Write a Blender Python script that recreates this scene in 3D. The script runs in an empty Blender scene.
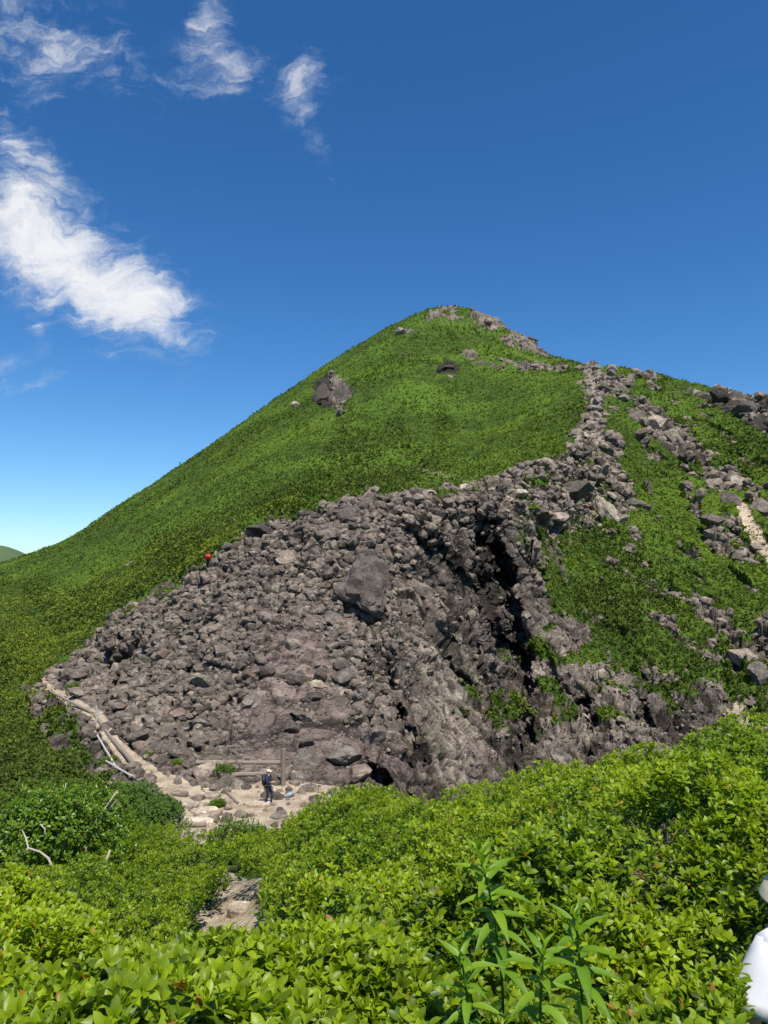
import bpy, bmesh, math, random
import numpy as np
from mathutils import Vector, Matrix
random.seed(7)
RNG = np.random.default_rng(11)
C = bpy.context.scene.collection
PITCH = math.radians(3.7); F = 740.0; CX, CY = 384.0, 512.0
cp, sp_ = math.cos(PITCH), math.sin(PITCH)

# ------------------------------------------------------------------ camera helpers (used to place things where they stand)
def at(px, py, y):
    """world point at forward distance y seen at photo position px,py"""
    a = (px-CX)/F; b = (CY-py)/F
    dy = cp - b*sp_; dz = sp_ + b*cp
    t = y/dy
    return np.array([a*t, y, dz*t])
def z_at(py, y):
    b = (CY-py)/F
    return y*(sp_+b*cp)/(cp-b*sp_)
def project(P):
    zc = P[:,1]*cp + P[:,2]*sp_
    up = -P[:,1]*sp_ + P[:,2]*cp
    zc = np.where(zc < 0.05, 0.05, zc)
    return CX + F*P[:,0]/zc, CY - F*up/zc, zc

# ------------------------------------------------------------------ numpy noise
def _h(ix, iy, iz, s):
    n = (ix.astype(np.int64)*374761393 + iy.astype(np.int64)*668265263 + iz.astype(np.int64)*2147483647 + s*1274126177) & 0xffffffff
    n = ((n ^ (n >> 13))*1274126177) & 0xffffffff
    n = ((n ^ (n >> 16))*2246822519) & 0xffffffff
    return ((n ^ (n >> 15)) & 0xffffff)/float(0xffffff)
def vnoise(P, s=0):
    i = np.floor(P).astype(np.int64); f = P-i; f = f*f*(3-2*f); r = 0
    for dx in (0,1):
        wx = f[:,0] if dx else 1-f[:,0]
        for dy in (0,1):
            wy = f[:,1] if dy else 1-f[:,1]
            for dz in (0,1):
                wz = f[:,2] if dz else 1-f[:,2]
                r = r + wx*wy*wz*_h(i[:,0]+dx, i[:,1]+dy, i[:,2]+dz, s)
    return r*2-1
def fbm(P, o=4, s=0, g=0.5):
    r = 0; a = 1; t = 0
    for k in range(o):
        r = r + a*vnoise(P*(2.03**k)+k*17.3, s+k); t += a; a *= g
    return r/t
def ridged(P, o=4, s=0):
    r = 0; a = 1; t = 0
    for k in range(o):
        r = r + a*(1-np.abs(vnoise(P*(2.03**k)+k*11.7, s+k))*2); t += a; a *= 0.5
    return r/t
def worley(P, s=0):
    i = np.floor(P).astype(np.int64); n = len(P)
    f1 = np.full(n, 9.0); f2 = np.full(n, 9.0); cid = np.zeros(n)
    for dx in (-1,0,1):
        for dy in (-1,0,1):
            for dz in (-1,0,1):
                a, b, c = i[:,0]+dx, i[:,1]+dy, i[:,2]+dz
                q = np.stack([a+_h(a,b,c,s), b+_h(a,b,c,s+1), c+_h(a,b,c,s+2)], 1)
                d = np.sqrt(((P-q)**2).sum(1))
                c1 = d < f1
                f2 = np.where(c1, f1, np.minimum(f2, d))
                cid = np.where(c1, _h(a,b,c,s+3), cid)
                f1 = np.where(c1, d, f1)
    return f1, f2, cid
def blocks(P, s=0):
    '''angular blocks: nearest cell's tilted face height, edge distance and cell id'''
    i = np.floor(P).astype(np.int64); n = len(P)
    f1 = np.full(n, 9.0); f2 = np.full(n, 9.0); h = np.zeros(n); cid = np.zeros(n)
    for dx in (-1,0,1):
        for dy in (-1,0,1):
            for dz in (-1,0,1):
                a, b, c = i[:,0]+dx, i[:,1]+dy, i[:,2]+dz
                q = np.stack([a+_h(a,b,c,s), b+_h(a,b,c,s+1), c+_h(a,b,c,s+2)], 1)
                v = P-q; d = np.abs(v).max(1)*.55+np.sqrt((v**2).sum(1))*.5
                c1 = d < f1; f2 = np.where(c1, f1, np.minimum(f2, d)); f1 = np.where(c1, d, f1)
                t = (_h(a,b,c,s+4)-.5)*v[:,0]+(_h(a,b,c,s+5)-.5)*v[:,1]+(_h(a,b,c,s+6)-.5)*v[:,2]
                k = _h(a,b,c,s+3); h = np.where(c1, k+t*1.5, h); cid = np.where(c1, k, cid)
    return h, f2-f1, cid
def sstep(a, b, x):
    t = np.clip((x-a)/(b-a), 0, 1); return t*t*(3-2*t)

def pchip(x, Y, xi):
    """monotone cubic along axis 0; x (n,), Y (n,m), xi (k,) -> (k,m)"""
    x = np.asarray(x, float); h = np.diff(x)[:,None]; d = np.diff(Y, axis=0)/h
    m = np.zeros_like(Y)
    m[0] = d[0]; m[-1] = d[-1]
    same = d[:-1]*d[1:] > 0
    w1 = 2*h[1:]+h[:-1]; w2 = h[1:]+2*h[:-1]
    with np.errstate(all='ignore'):
        hm = (w1+w2)/(w1/d[:-1]+w2/d[1:])
    m[1:-1] = np.where(same, hm, 0)
    k = np.clip(np.searchsorted(x, xi, side='right')-1, 0, len(x)-2)
    t = ((xi-x[k])/np.diff(x)[k])[:,None]; hh = np.diff(x)[k][:,None]
    return ((2*t**3-3*t**2+1)*Y[k] + (t**3-2*t**2+t)*hh*m[k] + (-2*t**3+3*t**2)*Y[k+1] + (t**3-t**2)*hh*m[k+1])

# ------------------------------------------------------------------ object helpers
def tag(o, label=None, cat=None, group=None, kind=None):
    if label: o['label'] = label
    if cat: o['category'] = cat
    if group: o['group'] = group
    if kind: o['kind'] = kind
    return o
def link(o, parent=None):
    C.objects.link(o)
    if parent: o.parent = parent
    return o
def mesh_np(name, V, Fc, mat, parent=None, smooth=False, attrs=None):
    me = bpy.data.meshes.new(name)
    V = np.ascontiguousarray(V, np.float32); Fc = np.ascontiguousarray(Fc, np.int32)
    k = Fc.shape[1]
    me.vertices.add(len(V)); me.vertices.foreach_set('co', V.ravel())
    me.loops.add(Fc.size); me.loops.foreach_set('vertex_index', Fc.ravel())
    me.polygons.add(len(Fc))
    me.polygons.foreach_set('loop_start', np.arange(len(Fc), dtype=np.int32)*k)
    me.polygons.foreach_set('loop_total', np.full(len(Fc), k, np.int32))
    me.polygons.foreach_set('use_smooth', np.full(len(Fc), smooth, bool))
    for an, (dom, arr) in (attrs or {}).items():
        at_ = me.attributes.new(an, 'FLOAT', dom); at_.data.foreach_set('value', np.ascontiguousarray(arr, np.float32).ravel())
    me.update(); me.validate()
    me.materials.append(mat)
    return link(bpy.data.objects.new(name, me), parent)
def obj_bm(name, bm, mat, parent=None, smooth=False):
    me = bpy.data.meshes.new(name); bm.to_mesh(me); bm.free()
    for p in me.polygons: p.use_smooth = smooth
    me.materials.append(mat)
    return link(bpy.data.objects.new(name, me), parent)
def empty(name, loc, label, cat, group=None, rz=0):
    o = bpy.data.objects.new(name, None); o.empty_display_size = 0.2
    o.location = loc; o.rotation_euler = (0,0,rz); C.objects.link(o)
    return tag(o, label, cat, group)
def tube(bm, pts, radii, n=7):
    rings = []
    for i, p in enumerate(pts):
        p = Vector(p)
        a = Vector(pts[max(i-1,0)]); b = Vector(pts[min(i+1,len(pts)-1)])
        d = (b-a).normalized()
        u = d.cross(Vector((0,0,1)) if abs(d.z) < .9 else Vector((1,0,0))).normalized(); v = d.cross(u)
        r = radii[i] if hasattr(radii, '__len__') else radii
        rings.append([bm.verts.new(p+(u*math.cos(k*6.2832/n)+v*math.sin(k*6.2832/n))*r) for k in range(n)])
    for r0, r1 in zip(rings, rings[1:]):
        for k in range(n): bm.faces.new((r0[k], r0[(k+1)%n], r1[(k+1)%n], r1[k]))
    bm.faces.new(rings[0][::-1]); bm.faces.new(rings[-1])

# ------------------------------------------------------------------ materials
class NT:
    def __init__(s, tree): s.t = tree; s.n = tree.nodes; s.l = tree.links
    def node(s, typ, **kw):
        n = s.n.new(typ)
        for k, v in kw.items(): setattr(n, k, v)
        return n
    def put(s, sock, v):
        if isinstance(v, bpy.types.NodeSocket): s.l.new(v, sock)
        elif isinstance(v, (tuple, list)) and len(v) == 3 and sock.type == 'RGBA': sock.default_value = (*v, 1)
        else: sock.default_value = v
    def m(s, op, a, b=0.0, c=0.0, clamp=False):
        n = s.node('ShaderNodeMath', operation=op, use_clamp=clamp)
        s.put(n.inputs[0], a); s.put(n.inputs[1], b); s.put(n.inputs[2], c); return n.outputs[0]
    def rng(s, v, a, b, c=0.0, d=1.0, smooth=True):
        n = s.node('ShaderNodeMapRange', interpolation_type='SMOOTHSTEP' if smooth else 'LINEAR')
        s.put(n.inputs[0], v)
        for i, q in enumerate((a,b,c,d)): s.put(n.inputs[i+1], q)
        return n.outputs[0]
    def mix(s, f, a, b, blend='MIX'):
        n = s.node('ShaderNodeMix', data_type='RGBA', blend_type=blend)
        s.put(n.inputs[0], f); s.put(n.inputs[6], a); s.put(n.inputs[7], b); return n.outputs[2]
    def noise(s, vec, scale, detail=4, rough=.55, dist=0.0, out=0):
        n = s.node('ShaderNodeTexNoise'); s.put(n.inputs['Vector'], vec)
        n.inputs['Scale'].default_value = scale; n.inputs['Detail'].default_value = detail
        n.inputs['Roughness'].default_value = rough; n.inputs['Distortion'].default_value = dist
        return n.outputs[out]
    def vor(s, vec, scale, feature='F1', out=0):
        n = s.node('ShaderNodeTexVoronoi', feature=feature); s.put(n.inputs['Vector'], vec)
        n.inputs['Scale'].default_value = scale; return n.outputs[out]
    def attr(s, name): return s.node('ShaderNodeAttribute', attribute_name=name).outputs['Fac']
    def bump(s, h, strength, dist, normal=None):
        n = s.node('ShaderNodeBump'); n.inputs['Strength'].default_value = strength; n.inputs['Distance'].default_value = dist
        s.put(n.inputs['Height'], h)
        if normal is not None: s.put(n.inputs['Normal'], normal)
        return n.outputs[0]
def newmat(name):
    m = bpy.data.materials.new(name); m.use_nodes = True
    t = NT(m.node_tree); b = t.n['Principled BSDF']; return m, t, b
def plain(name, col, rough=.8, var=.25, scale=6.0, bump=0.02):
    m, t, b = newmat(name)
    P = t.node('ShaderNodeTexCoord').outputs['Object']
    n = t.noise(P, scale, 5)
    t.put(b.inputs['Base Color'], t.mix(n, tuple(c*(1-var) for c in col), tuple(min(1, c*(1+var)) for c in col)))
    b.inputs['Roughness'].default_value = rough
    t.put(b.inputs['Normal'], t.bump(t.noise(P, scale*5, 4), .5, bump))
    return m
def rock_color(t, P, k=1.0):
    n1 = t.noise(P, .14*k, 5, .6); n2 = t.noise(P, 1.3*k, 6, .65); n3 = t.noise(P, 5.5*k, 5, .7)
    c = t.mix(t.rng(n1, .4, .62), (.092,.079,.066), (.115,.090,.078))
    c = t.mix(t.rng(n2, .42, .68), c, (.185,.163,.136))
    c = t.mix(t.rng(n3, .56, .72), c, (.36,.335,.28))
    c = t.mix(t.rng(n3, .44, .28), c, (.030,.026,.022))
    return c, n2, n3
def make_rock(name, tint=(1,1,1), k=1.0):
    m, t, b = newmat(name)
    P = t.node('ShaderNodeNewGeometry').outputs['Position']
    c, n2, n3 = rock_color(t, P, k)
    ri = t.node('ShaderNodeObjectInfo').outputs['Random']
    isl = t.node('ShaderNodeNewGeometry').outputs['Random Per Island']
    c = t.mix(1.0, c, tint, 'MULTIPLY')
    c = t.mix(1.0, c, t.mix(t.m('FRACT', t.m('ADD', ri, isl)), (.6,.58,.56), (1.6,1.55,1.48)), 'MULTIPLY')
    t.put(b.inputs['Base Color'], c); b.inputs['Roughness'].default_value = .92
    b.inputs['Specular IOR Level'].default_value = .25
    t.put(b.inputs['Normal'], t.bump(n3, .9, .12, t.bump(t.noise(P, 22*k, 3), .6, .03)))
    return m
M_ROCK = make_rock('rock'); M_PALE = make_rock('pale_rock', (1.9,1.85,1.75)); M_DARK = make_rock('dark_shaded_rock', (.6,.6,.6))  # dark tint also paints shade on the flank cliff, face outcrop and skyline crags
M_RED = make_rock('reddish_rock', (1.25,1.12,1.08))

def leaf_mat(name, dark, mid, new, newfrac=.985, trans=.35, rough=.38, spec=.5):
    m, t, b = newmat(name)
    g = t.node('ShaderNodeNewGeometry'); r = g.outputs['Random Per Island']; P = g.outputs['Position']
    big = t.noise(P, .9, 3)
    tt = t.attr('fresh_shade')
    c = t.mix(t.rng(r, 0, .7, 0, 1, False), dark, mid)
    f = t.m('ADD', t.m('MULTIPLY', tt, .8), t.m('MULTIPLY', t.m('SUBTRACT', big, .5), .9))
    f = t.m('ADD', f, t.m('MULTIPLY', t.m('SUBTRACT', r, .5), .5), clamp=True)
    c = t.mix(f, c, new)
    rare = t.rng(t.m('FRACT', t.m('MULTIPLY', r, 37.7)), newfrac, newfrac+.01)
    c = t.mix(rare, c, (.35,.16,.03))
    t.put(b.inputs['Base Color'], c); b.inputs['Roughness'].default_value = rough
    b.inputs['Specular IOR Level'].default_value = spec
    tr = t.node('ShaderNodeBsdfTranslucent'); t.put(tr.inputs[0], t.mix(1.0, c, (1.5,1.5,.7), 'MULTIPLY'))
    mx = t.node('ShaderNodeMixShader'); mx.inputs[0].default_value = trans
    t.l.new(b.outputs[0], mx.inputs[1]); t.l.new(tr.outputs[0], mx.inputs[2])
    t.l.new(mx.outputs[0], t.n['Material Output'].inputs[0])
    return m
M_LEAF = leaf_mat('shrub_leaf', (.012,.044,.005), (.060,.150,.009), (.33,.43,.014), trans=.42, rough=.42, spec=.35)
M_LEAF_DK = leaf_mat('dark_leaf', (.02,.055,.007), (.055,.13,.010), (.17,.28,.012))
M_HERB = leaf_mat('herb_leaf', (.05,.13,.010), (.13,.26,.014), (.27,.40,.018), trans=.4, rough=.5)
M_COVER = leaf_mat('slope_cover', (.038,.060,.012), (.084,.122,.020), (.22,.27,.028), newfrac=2, trans=.2, rough=.8, spec=.15)
M_PINE = leaf_mat('pine_needle', (.018,.055,.008), (.045,.11,.012), (.12,.21,.014), newfrac=2, trans=.15, rough=.7)
M_TWIG = plain('twig_bark', (.16,.12,.09), .9, .5, 30, .003)
M_PALEBARK = plain('pale_bark', (.42,.37,.30), .85, .3, 18, .004)
M_WOOD = plain('weathered_wood', (.23,.18,.14), .9, .35, 9, .01)
M_WOODPALE = plain('bleached_wood', (.45,.42,.37), .85, .2, 9, .01)
M_SLAB = make_rock('sandy_slab', (3.0,2.95,2.75))

# ------------------------------------------------------------------ TERRAIN: feature lines (depth, photo height) for a set of bearings
COLS = [-250, 0, 60, 130, 200, 268, 340, 400, 450, 500, 540, 600, 660, 720, 768, 1000]
NEARY = [-3.0, 0.2, 1.0, 2.0, 3.2, 5.0, 7.0, 9.0, 11.5, 14.5, 19.0, 26.0, 33.0]
#            -3   .2   1    2    3.2  5    7    9    11.5 14.5 19   26    33     canopy top height by bearing
CAN = {
 -250: [ .3,-.8,-.95,-1.25,-1.65,-2.35,-3.1,-3.75,-4.6,-5.5,-6.9,-9.1,-11.5],
 0:    [ .3,-.8,-.95,-1.25,-1.65,-2.35,-3.1,-3.75,-4.5,-5.45,-6.7,-9.0,-11.6],
 60:   [ .3,-.8,-.95,-1.25,-1.62,-2.35,-3.15,-3.8,-4.6,-5.6,-6.9,-9.1,-11.4],
 130:  [ .3,-.8,-.95,-1.25,-1.60,-2.40,-3.30,-4.0,-4.8,-5.7,-6.9,-9.0,-11.2],
 200:  [ .3,-.8,-.95,-1.25,-1.66,-2.7,-3.6,-4.3,-5.0,-5.75,-7.1,-9.6,-11.7],
 268:  [ .3,-.8,-.95,-1.22,-1.66,-2.65,-3.45,-4.0,-4.6,-5.25,-6.9,-9.5,-11.9],
 340:  [ .3,-.8,-.92,-1.18,-1.52,-2.15,-2.8,-3.3,-3.9,-4.65,-6.4,-9.4,-11.6],
 400:  [ .3,-.8,-.92,-1.18,-1.52,-2.00,-2.55,-3.0,-3.6,-4.55,-6.4,-9.6,-12],
 450:  [ .3,-.8,-.92,-1.18,-1.50,-1.95,-2.45,-2.90,-3.5,-4.55,-6.6,-9.8,-12],
 500:  [ .3,-.8,-.92,-1.18,-1.50,-1.90,-2.32,-2.75,-3.35,-4.6,-6.8,-10,-12.5],
 540:  [ .3,-.8,-.92,-1.17,-1.50,-1.85,-2.22,-2.62,-3.3,-4.7,-7,-10,-12.5],
 600:  [ .3,-.8,-.92,-1.15,-1.48,-1.74,-2.02,-2.42,-3.2,-4.8,-7,-10,-12.5],
 660:  [ .3,-.8,-.92,-1.15,-1.46,-1.62,-1.82,-2.20,-3.1,-4.9,-7,-10,-12.5],
 720:  [ .3,-.8,-.92,-1.15,-1.48,-1.56,-1.72,-2.10,-3.1,-5,-7.2,-10,-12.5],
 768:  [ .3,-.8,-.92,-1.15,-1.50,-1.52,-1.66,-2.08,-3.1,-5,-7.2,-10,-12.5],
 1000: [ .3,-.8,-.92,-1.15,-1.50,-1.50,-1.66,-2.08,-3.1,-5,-7.2,-10,-12.5],
}
#  depth of the thicket (canopy height above the soil)
HT  =  [ .9, .9, .9, .9, .95, .95, .95, .95, .95, .9, .85, .8, .6]
FAR = {
 -250: [(45,800),(60,770),(80,740),(105,720),(135,705),(160,695),(200,685),(260,675),(330,668),(400,662)],
 0:    [(42,785),(52,748),(65,712),(90,668),(120,635),(150,612),(200,592),(260,578),(330,566),(420,557)],
 60:   [(41,785),(48,745),(57,708),(70,682),(80,662),(105,635),(150,600),(210,575),(290,552),(420,536)],
 130:  [(40,790),(48,738),(58,690),(68,655),(78,618),(105,596),(150,570),(215,542),(300,512),(425,495)],
 200:  [(39,800),(46,745),(56,680),(66,622),(79,565),(105,552),(150,530),(220,498),(310,466),(430,452)],
 268:  [(39,802),(44,760),(53,690),(65,600),(79,521),(105,515),(150,495),(225,455),(310,425),(438,404)],
 340:  [(39,800),(44,760),(54,690),(67,595),(80,508),(108,500),(160,480),(235,430),(320,385),(445,357)],
 400:  [(40,800),(45,760),(55,690),(68,595),(84,503),(115,496),(165,475),(235,425),(320,360),(450,320)],
 450:  [(43,805),(48,765),(60,690),(74,590),(89,498),(118,490),(170,463),(240,415),(325,358),(455,306)],
 500:  [(48,800),(56,755),(66,690),(80,590),(98,486),(125,476),(170,450),(240,405),(325,360),(450,322)],
 540:  [(50,795),(59,748),(70,690),(84,600),(104,472),(130,455),(175,425),(240,392),(315,368),(415,351)],
 600:  [(54,785),(63,735),(75,672),(98,575),(150,442),(165,425),(190,405),(220,385),(255,374),(300,367)],
 660:  [(56,770),(66,725),(80,662),(105,575),(145,480),(165,450),(185,425),(205,405),(225,388),(255,378)],
 720:  [(60,760),(70,712),(84,650),(110,575),(145,485),(160,460),(175,440),(190,418),(205,403),(228,391)],
 768:  [(60,755),(68,708),(84,645),(110,572),(140,492),(150,470),(160,450),(172,432),(185,417),(205,404)],
 1000: [(60,745),(70,695),(84,620),(105,550),(130,480),(140,470),(150,460),(160,452),(170,446),(185,440)],
}
nC = len(COLS); nN = len(NEARY); nF = 10
D = np.zeros((nC, nN+nF+3)); Z = np.zeros_like(D)
canT = np.zeros((nC, nN))
for j, c in enumerate(COLS):
    can = np.array(CAN[c]); can[6:10] -= (.16 if 400 <= c <= 720 else 0); canT[j] = can
    ht = np.array(HT).copy()
    if c >= 600: ht[3:8] += .5
    if c > 700: ht[3:6] += .35
    D[j,:nN] = NEARY; Z[j,:nN] = can-ht
    for k, (d, py) in enumerate(FAR[c]):
        if k == 9: py += 4 + 4*(c <= 60)
        D[j,nN+k] = d; Z[j,nN+k] = z_at(py, d)
    ds, zs = FAR[c][-1][0], Z[j,nN+nF-1]
    for k, (m_, dz) in enumerate(((1.12,-22),(1.6,-170),(3.2,-560))):
        D[j,nN+nF+k] = ds*m_; Z[j,nN+nF+k] = zs+dz
US = np.concatenate([np.linspace(-250,-40,50,endpoint=False), np.linspace(-40,810,900), np.linspace(810,1000,46)[1:]])
segs = [6,6,10,12,14,14,12,12,12,12,14,14,  # near
        14, 60,90,110,150, 50, 60, 60, 60, 60,  10, 8, 8]
VS = [0.0]
for i, n in enumerate(segs): VS += list(i+np.arange(1, n+1)/n)
VS = np.array(VS)
def loft(T, xs_c):
    a = pchip(COLS, T, xs_c)             # (nu, ns)
    return a
Dg = pchip(np.arange(D.shape[1]), pchip(COLS, D, US).T.copy(), VS)     # rows x cols
Zg = pchip(np.arange(D.shape[1]), pchip(COLS, Z, US).T.copy(), VS)
nr, nc = Dg.shape
def blur(A, axis, w):
    k = np.exp(-np.linspace(-2,2,2*w+1)**2); k /= k.sum()
    P_ = np.pad(A, [(w,w) if a == axis else (0,0) for a in (0,1)], mode='edge')
    return sum(k[i]*np.take(P_, range(i, i+A.shape[axis]), axis=axis) for i in range(2*w+1))
Dg = blur(Dg, 1, 14); Zg = blur(Zg, 1, 14)
def xof(u, y, z):
    yy = y + 3.0*np.exp(-np.maximum(y,-3)/4.0)
    zc = np.where(y > 12, y*cp+z*sp_, yy)
    k = sstep(8, 16, y)
    return (u-CX)/F*(yy*(1-k) + (y*cp+z*sp_)*k)
Xg = xof(US[None,:], Dg, Zg)
BASE = np.stack([Xg, Dg, Zg], -1)

# --- zone masks given as outlines of the real features, blurred with noise
def poly_sd(px, py, poly):
    """signed distance in px units, negative inside"""
    poly = np.array(poly, float); n = len(poly)
    dist = np.full(px.shape, 1e9); ins = np.zeros(px.shape, bool)
    for i in range(n):
        a = poly[i]; b = poly[(i+1) % n]
        ab = b-a; t = np.clip(((px-a[0])*ab[0]+(py-a[1])*ab[1])/(ab@ab+1e-9), 0, 1)
        dist = np.minimum(dist, np.hypot(px-a[0]-t*ab[0], py-a[1]-t*ab[1]))
        cond = ((a[1] > py) != (b[1] > py))
        with np.errstate(all='ignore'):
            xi = (b[0]-a[0])*(py-a[1])/(b[1]-a[1]+1e-12)+a[0]
        ins ^= cond & (px < xi)
    return np.where(ins, -dist, dist)
def line_d(px, py, pts):
    d = np.full(px.shape, 1e9); pts = np.array(pts, float)
    for a, b in zip(pts, pts[1:]):
        ab = b-a; t = np.clip(((px-a[0])*ab[0]+(py-a[1])*ab[1])/(ab@ab+1e-9), 0, 1)
        d = np.minimum(d, np.hypot(px-a[0]-t*ab[0], py-a[1]-t*ab[1])/np.interp(t, [0,1], [1,1]))
    return d
B = BASE.reshape(-1,3)
PX, PY, ZC = project(B)
PX = np.clip(PX, -2000, 3000)
NW = fbm(B*.16, 4, 3)
NW2 = fbm(B*.6, 3, 5)
band = ((VS >= nN-1-.5) & (VS <= nN+nF-1+.3)).repeat(nc).astype(float)     # far half of the sheet only
OUT = [(42,682),(70,668),(100,642),(150,602),(205,562),(235,540),(262,526),(340,506),(400,502),(480,488),(530,470),(566,458),(591,410),(584,370),
       (597,368),(599,400),(603,440),(628,490),(622,545),(590,540),(560,530),(560,560),(575,610),(590,650),(630,685),(700,690),(728,700),(728,760),(560,830),(300,850),(160,850),(150,800),(120,778),(102,752),(72,712),(52,698)]
rs = poly_sd(PX, PY, OUT)
NA = np.clip(85/np.maximum(B[:,1],1), .3, 1)
rock = sstep(9, -5, rs + NW*16*NA + NW2*5)
def add(v): 
    global rock; rock = np.maximum(rock, v)
add(sstep(4,-3, poly_sd(PX,PY,[(28,700),(55,692),(100,735),(118,790),(86,768),(50,745),(28,722)]) + NW*10+NW2*8)*sstep(-.12,.06, fbm(B*.35+2,3,27)))
spk0 = .45+1.1*fbm(B/np.clip(B[:,1],60,500)[:,None]*26, 4, 23)
for pl, w, frac in (([(635,408),(668,410),(700,450),(745,478),(775,505),(800,600),(765,570),(735,545),(705,490),(660,445)], 12, .05),
              ([(560,455),(600,440),(625,500),(640,540),(600,560)], 14, .1),
              ([(700,392),(725,384),(775,398),(800,430),(768,440),(742,424),(705,405)], 6, .3),
              ([(590,372),(650,372),(655,388),(600,398)], 8, -.12),
              ([(560,660),(640,690),(720,640),(740,700),(700,760),(600,770)], 30, -.02),
              ([(726,650),(775,610),(820,640),(820,730),(745,735),(728,700)], 14, -.02),
              ([(312,384),(325,374),(342,378),(356,392),(340,412),(318,410)], 7, .3),
              ([(434,372),(446,358),(460,366),(452,376)], 5, .3),
              ([(398,332),(425,312),(455,304),(488,314),(552,352),(546,357),(500,340),(470,318),(432,320),(405,345)], 7, .16),
              ([(400,340),(420,335),(425,350),(405,356)], 6, -.1),
              ([(462,350),(478,352),(470,362),(560,366),(575,372),(480,372)], 6, -.22)):
    add(sstep(3,-3, poly_sd(PX,PY,pl) + NW*w*.9 + NW2*w*.9)*sstep(.30,.42, frac+spk0))
# broken rock showing through the green of the right hand slope
zone = sstep(30,-30, poly_sd(PX,PY,[(600,400),(700,400),(768,470),(768,640),(728,700),(600,690),(560,560),(590,470)]))
spk = fbm(B*np.array([.22,.10,.10])+7, 4, 21)
spk3 = fbm(np.stack([B[:,0]*.5+B[:,2]*.2, B[:,1]*.12, B[:,2]*.28],1)+13, 4, 25)
add(zone*sstep(.12,.22, .6*spk+.75*spk3))
# green in the lower right half of the outcrop and moss in the cliffs
mz = sstep(20,-20, poly_sd(PX,PY,[(537,545),(610,525),(660,610),(735,690),(705,690),(655,672),(600,648),(548,612)]))
rock = rock*(1-.95*mz*sstep(-.16,.0, fbm(B*.2+3,4,31)*.8+.8*fbm(np.stack([B[:,0]*.6+B[:,2]*.25, B[:,1]*.1, B[:,2]*.3],1),4,35)))
mz2 = sstep(25,-25, poly_sd(PX,PY,[(490,490),(600,450),(720,700),(600,740),(470,730),(460,690),(520,640),(545,600)]))
rock = rock*(1-.9*mz2*sstep(.10,.22, fbm(B*.45+9,4,33)))
rock = rock*band
nearr = B[:,1] < 37
rock = np.where(nearr, rock*sstep(26,36,B[:,1]), rock)
# soil: paths and bare ground
soil = np.zeros(len(B))
def path(pts, w, amp=1.0):
    global soil; soil = np.maximum(soil, amp*sstep(w+1.5, w-1.5, line_d(PX,PY,pts)+NW2*w*.5))
fb = B[:,1] > 28
path([(42,681),(50,690),(62,696),(80,706),(97,716)], 4.6); path([(97,716),(112,738),(128,756),(150,772),(172,788)], 6.5)
path([(172,788),(190,800),(200,815),(188,828),(178,840)], 14)
soil = np.maximum(soil, .9*sstep(6,-5, poly_sd(PX,PY,[(170,790),(205,783),(250,784),(300,780),(345,788),(352,806),(330,830),(190,835)])+NW2*7))
soil = np.maximum(soil, .34*sstep(12,-8, poly_sd(PX,PY,[(200,750),(270,745),(320,765),(340,790),(200,800),(165,775)])+NW*12))
path([(742,508),(752,530),(770,560)], 7, .8); path([(413,470),(440,478),(470,486),(500,478),(520,470)], 3.0, .42)
path([(444,312),(452,330),(470,346),(480,353),(462,362)], 2.0, .33); path([(588,372),(588,400),(596,430),(592,452)], 6, .35)
path([(735,712),(750,722),(765,728)], 9, .6)
soil = soil*fb
ledge = sstep(15,6, line_d(PX,PY,[(42,681),(50,690),(62,696),(80,706),(97,716),(112,738),(128,756),(150,772),(172,788)]))
ledge = np.maximum(ledge, .8*sstep(10,-6, poly_sd(PX,PY,[(30,700),(60,705),(100,735),(130,790),(90,790),(40,740)])))
ledge = np.maximum(ledge, sstep(10,-6, poly_sd(PX,PY,[(160,790),(195,760),(215,752),(270,748),(330,770),(352,806),(330,830),(180,835)])))*fb
# near path cut through the thicket
PATHC = [(.3,.6),(-0.3,2.2),(-1.2,6),(-2.1,10),(-2.5,13),(-3.6,17),(-5.5,23),(-7.6,30),(-7.2,35)]
def pathdist(x, y):
    d = np.full(np.shape(x), 1e9)
    for a, b in zip(PATHC, PATHC[1:]):
        a = np.array(a); b = np.array(b); ab = b-a
        t = np.clip(((x-a[0])*ab[0]+(y-a[1])*ab[1])/(ab@ab), 0, 1)
        d = np.minimum(d, np.hypot(x-a[0]-t*ab[0], y-a[1]-t*ab[1]))
    return d
pdn = pathdist(B[:,0], B[:,1])
soil = np.maximum(soil, sstep(.75,.45, pdn+NW2*.2)*(B[:,1] < 34))

# --- large forms: gorge and ribs are set back into the face, then boulders / shrubs raise it
def push(P, amount):                        # move away from / towards the viewer's side of the hill
    r = np.sqrt((P**2).sum(1))
    return P*(1+amount/r)[:,None]
G = BASE.reshape(-1,3).copy()
wob = NW*12+NW2*9
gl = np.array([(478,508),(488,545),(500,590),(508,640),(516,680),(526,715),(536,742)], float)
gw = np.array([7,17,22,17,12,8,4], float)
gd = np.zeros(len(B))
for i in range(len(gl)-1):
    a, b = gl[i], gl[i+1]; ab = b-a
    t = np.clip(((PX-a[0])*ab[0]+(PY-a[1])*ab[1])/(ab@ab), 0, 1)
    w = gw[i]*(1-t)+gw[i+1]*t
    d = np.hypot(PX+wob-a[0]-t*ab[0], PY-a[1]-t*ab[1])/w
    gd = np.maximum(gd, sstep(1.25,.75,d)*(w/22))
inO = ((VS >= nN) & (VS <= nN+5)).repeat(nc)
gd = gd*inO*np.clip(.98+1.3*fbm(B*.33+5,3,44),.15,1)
G = push(G, gd*9)
cliff = sstep(20,-20, poly_sd(PX,PY,[(375,640),(400,560),(470,520),(560,520),(600,600),(720,680),(728,760),(360,830),(368,760)]))*inO
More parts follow.
